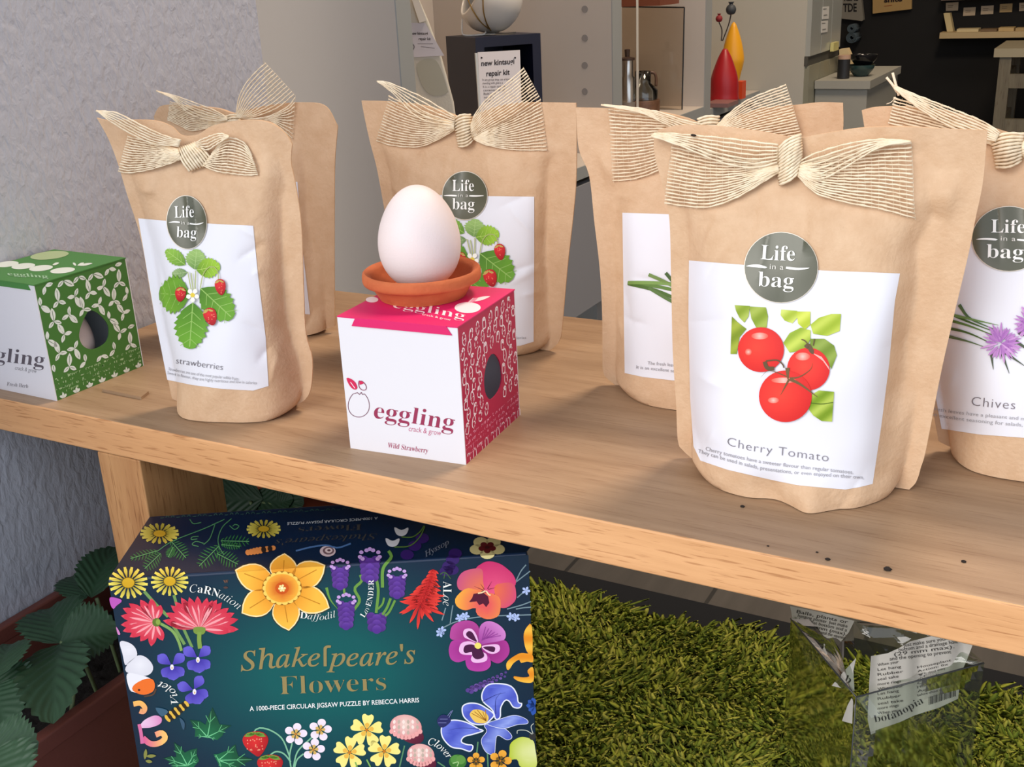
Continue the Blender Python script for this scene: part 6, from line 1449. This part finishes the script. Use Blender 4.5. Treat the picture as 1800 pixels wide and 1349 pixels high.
CARDM = mat('small_white_card', (206, 204, 198), .6)
for pts, lb in (([(1446, 12), (1457, 11), (1456, 33), (1445, 34)], 'upper of two small white cards on the grey cabinet door'), ([(1444, 37), (1455, 36), (1454, 56), (1443, 58)], 'lower of two small white cards on the grey cabinet door')):
    q = [at(x, y, x=xD + .0005) for x, y in pts]; b = MB(); b.prism(q, (.001, 0, 0)); cdx = thing('notice_card', tuple(np.mean(q, 0)), lb, 'card', 'notice cards on the cabinet'); cobj = b.build('card', CARDM, cdx)
    pr = Print(plane_map(np.array([xD + .0016, 0, 0]), np.array([1., 0, 0])), 9, base=.0004); x_, y_ = pts[0]
    pr.stroke([(x_ + 1, y_ + 4), (x_ + 7, y_ + 3.6)], 1, (60, 60, 60), 3); pr.stroke([(x_ + 2, y_ + 15), (x_ + 8, y_ + 14)], 1.4, (110, 108, 104), 3); pr.build('card_print', INK, cobj)
q = at(1466, 81, x=xD + .004); b = MB(); b.box((q[0] - .003, q[1] - .03, q[2] - .012), (q[0] + .006, q[1] + .03, q[2] + .010)); tag(b.build('yellow_switch', mat('pale_yellow_plastic', (196, 186, 120), .5)), 'small pale yellow fitting on the cabinet above the counter', 'fitting')
yc = 2.47; cl, cr = at(1421, 142, y=yc), at(1530, 142, y=yc); zc = cl[2]; yb_ = max(2.9, min(4.58, at(1546, 122, x=cr[0])[1])); xl = max(cl[0], xD + .002)
COUN = mat('grey_counter', (150, 148, 138), .5)
cn = thing('counter', ((xl + cr[0]) / 2, (yc + yb_) / 2, 0), 'low grey counter with bowls at the back of the shop', 'counter')
b = MB(); b.box((xl, yc + .01, 0), (cr[0] - .008, yb_, zc - .02)); b.build('counter_body', COUN, cn); b = MB(); b.box((xl, yc, zc - .02), (cr[0], yb_, zc)); b.build('counter_top', COUN, cn)
def onc(px, y, prof, name, m, lb, cat, lift=0):
    c = at(px, y, z=zc); c[2] += .0008 + lift; k = mpp(c); b = MB(); b.lathe(spl([(r * k, h * k) for r, h in prof], 36), tuple(c), 36); return tag(b.build(name, m, None, True, sharp=60), lb, cat), k
TEAL = mat('dark_teal_glaze', (44, 66, 64), .15); BLK = mat('black_glaze', (20, 20, 22), .1)
BOWL = [(0, 0), (11, 0), (14, 3), (21, 12), (23, 19), (22, 19), (19, 12), (12, 4), (0, 3)]
o_, k = onc(1513, 134, BOWL, 'teal_bowl', TEAL, 'dark teal bowl, lower of the two stacked on the counter', 'bowl')
onc(1516, 134, [(r * 1.05, h) for r, h in BOWL], 'black_bowl', BLK, 'black shiny bowl stacked in the teal bowl on the counter', 'bowl', 17 * k)
jc = at(1482, 138, z=zc); jc[2] += .0008; k = mpp(jc); jt = thing('storage_jar', tuple(jc), 'black jar with a pinkish wooden lid on the counter', 'jar')
b = MB(); b.lathe([(0, 0), (10.5 * k, 0), (10.5 * k, 32 * k), (0, 32 * k)], tuple(jc), 28); b.build('jar_body', mat('matt_black_jar', (26, 26, 28), .5), jt, True, sharp=40); b = MB(); b.lathe([(0, 32.3 * k), (10.8 * k, 32.3 * k), (10.8 * k, 39 * k), (0, 39 * k)], tuple(jc), 28); b.build('lid', mat('pink_beige_lid', (172, 140, 118), .5), jt, True, sharp=40)
cb_ = at(1490, 128, z=zc); q = [at(x, y, y=cb_[1]) for x, y in ((1475, 87), (1489, 85), (1500, 110), (1496, 138), (1476, 138))]; q[3][2] = q[4][2] = zc + .001; b = MB(); b.prism(q, (0, .03, 0)); tag(b.build('cutting_board', mat('pale_wood_board', (196, 174, 132), .6)), 'pale wooden board leaning behind the black jar on the counter', 'cutting board')

# back wall things
yw = 4.598
def wallflat(pts, th, name, m, y=yw):
    q = [at(x, v, y=y - th) for x, v in pts]; b = MB(); b.prism(q, (0, th - .001, 0)); return b
tt = thing('tote_bag', tuple(at(1500, 30, y=yw - .02)), 'grey cloth tote bag with black capital letters hanging on the black back wall', 'tote bag')
wallflat([(1478, -30), (1511, -30), (1518, 35), (1515, 37), (1474, 32)], .03, 'x', None).build('cloth', mat('grey_cotton', (126, 122, 112), .85), tt)
pr = Print(plane_map(np.array([0, yw - .03, 0]), np.array([0, -1., 0])), 9, base=.001); pr.text('RENS', [(1484, 1.5), (1509, 1)], 13, (22, 20, 20), .03, layer=0, up=(0, -1)); pr.text('TDE', [(1482, 20.5), (1506, 20)], 20, (22, 20, 20), .03, layer=0, up=(0, -1)); pr.build('bag_lettering', INK, tt)
sg2 = thing('cloth_pouch', tuple(at(1568, 20, y=yw - .02)), 'tan cloth pouch with dark lettering high on the black back wall', 'pouch')
wallflat([(1534, -40), (1603, -40), (1602, 16), (1534, 24)], .02, 'x', None).build('cloth', mat('tan_cloth', (178, 146, 92), .8, mottle=.15, mscale=20), sg2)
pr = Print(plane_map(np.array([0, yw - .02, 0]), np.array([0, -1., 0])), 9, base=.001); pr.text('shite', [(1554, 4.2), (1586, 2)], 14, (40, 26, 20), .04, layer=0, up=(0, -1)); pr.stroke([(1554, 11), (1568, 9)], 1.2, (150, 90, 50), 3, layer=0); pr.build('pouch_lettering', INK, sg2)
TOW = mat('grey_blue_cloth', (70, 84, 92), .9)
for px, py, r, lb in ((1500, 49, 6.5, 'upper of two rolled grey blue cloths under the tote bag'), (1500, 65, 8.5, 'lower and larger rolled grey blue cloth under the tote bag')):
    c = at(px, py, y=yw - .06); k = mpp(c); b = MB(); t_ = np.linspace(0, 2 * np.pi * 3, 60); rad = np.linspace(.25, 1, 60) * r * k
    P_ = np.stack([c[0] + rad * np.cos(t_), np.full(60, yw - .10), c[2] + rad * np.sin(t_)], 1); b.grid(np.stack([P_, P_ + [0, .098, 0]])); o_ = b.build('rolled_cloth', TOW, None, True); so = o_.modifiers.new('thick', 'SOLIDIFY'); so.thickness = 1.6 * k; tag(o_, lb, 'cloth', 'rolled cloths')
sh0, sh1 = at(1652, 57.5, y=4.48), at(1652, 68, y=4.48); sx1 = at(1850, 60, y=4.48)[0]
PLY = mat('pale_birch', (196, 172, 128), .6)
b = MB(); b.box((sh0[0], 4.48, sh1[2]), (sx1, 4.598, sh0[2])); tag(b.build('wall_shelf', PLY), 'pale wooden picture ledge on the black back wall at the upper right', 'shelf'); zsh = sh0[2] + .0006
q = [at(x, y, y=4.53) for x, y in ((1658.5, 23.5), (1669.5, 23), (1675.5, 57), (1664.5, 57.5))]; q[2][2] = q[3][2] = zsh; b = MB(); b.prism(q, (0, .05, 0)); tag(b.build('leaning_block', mat('pale_wood_block', (206, 188, 140), .6)), 'pale wooden block leaning at the left end of the ledge', 'block')
for a, b_, h, c_, lb in ((1682, 1720, 5, (214, 196, 150), 'leftmost flat notebook lying on the ledge, right of the leaning block'), (1724, 1752, 4, (120, 96, 66), 'brown notebook lying on the ledge between two paler ones'), (1755, 1782, 6, (196, 168, 116), 'tan notebook lying on the ledge right of the brown one'), (1785, 1830, 5, (176, 150, 104), 'notebook on the ledge at the right edge of the picture')):
    p, q_ = at(a, 57, y=4.5), at(b_, 57, y=4.5); k = mpp(p); b = MB(); b.box((p[0], 4.49, zsh), (q_[0], 4.57, zsh + h * k)); tag(b.build('notebook', mat('notebook_cover', c_, .6)), lb, 'notebook', 'notebooks on the ledge')
cards = [([(1663, 5), (1685, 3.5), (1684, 18.5), (1663, 19.5)], 'leftmost small card pinned on the black wall, above the leaning block'), ([(1694, 13.5), (1715.5, 12.5), (1714, 27), (1693, 28)], 'second small card from the left on the black wall, hung lowest'), ([(1725, 10.5), (1747, 9.5), (1746, 24.5), (1724, 25.5)], 'third small card from the left on the black wall'),
         ([(1758, 7), (1780, 6), (1779, 21), (1757, 22)], 'tan small card, fourth from the left on the black wall'), ([(1792, 5), (1814, 4), (1813, 18.5), (1791.5, 19.5)], 'small card on the black wall cut by the right edge of the picture')]
for i, (pts, lb) in enumerate(cards):
    q = [at(x, y, y=yw) for x, y in pts]; b = MB(); b.prism([k_ - np.array([0, .004, 0]) for k_ in q], (0, .003, 0)); cdx = thing('pinned_card', tuple(np.mean(q, 0)), lb, 'card', 'small cards on the black wall'); co_ = b.build('card', mat('kraft_card', (176, 150, 104) if i == 3 else (190, 172, 146), .7), cdx)
    pr = Print(plane_map(np.array([0, yw - .004, 0]), np.array([0, -1., 0])), 9, base=.0008); x_, y_ = pts[0]
    for dy in (5, 8): pr.stroke([(x_ + 3, y_ + dy), (x_ + 14 - dy * .3, y_ + dy - .6)], 1, (120, 104, 84), 3, layer=0)
    pr.build('card_print', INK, co_)
b = MB(); p, q_ = at(1654, 1, y=4.52), at(1850, -4, y=4.52); b.box((p[0], 4.52, p[2]), (q_[0], 4.598, p[2] + .03)); tag(b.build('wall_shelf', mat('dim_birch', (120, 104, 96), .6)), 'upper ledge on the black wall, just touching the top edge of the picture', 'shelf')
# wooden rack at the right
ya_ = 4.0; r0, r1 = at(1759, 86, y=ya_), at(1840, 86, y=ya_); zt = at(1780, 85, y=ya_)[2]; RW = wood('weathered_grey_wood', (128, 120, 100), (98, 90, 74), 2, .5)
rk = thing('wooden_rack', ((r0[0] + r1[0]) / 2, ya_ + .2, 0), 'weathered grey wooden rack at the right edge below the ledge', 'rack')
b = MB(); b.box((r0[0] - .02, ya_ - .01, zt - .03), (r1[0], ya_ + .42, zt)); b.build('rack_top', mat('pale_rack_top', (170, 160, 134), .6), rk)
for lx, ly in ((r0[0], ya_), (r0[0], ya_ + .37), (r1[0] - .04, ya_), (r1[0] - .04, ya_ + .37)): b = MB(); b.box((lx, ly, 0), (lx + .04, ly + .04, zt - .03)); b.build('leg', RW, rk)
for z_ in (zt - .14, zt - .30):
    b = MB(); b.box((r0[0] + .04, ya_ + .005, z_), (r1[0] - .04, ya_ + .03, z_ + .05)); b.build('rail', RW, rk); b = MB(); b.box((r0[0] + .005, ya_ + .04, z_), (r0[0] + .03, ya_ + .37, z_ + .05)); b.build('rail', RW, rk)
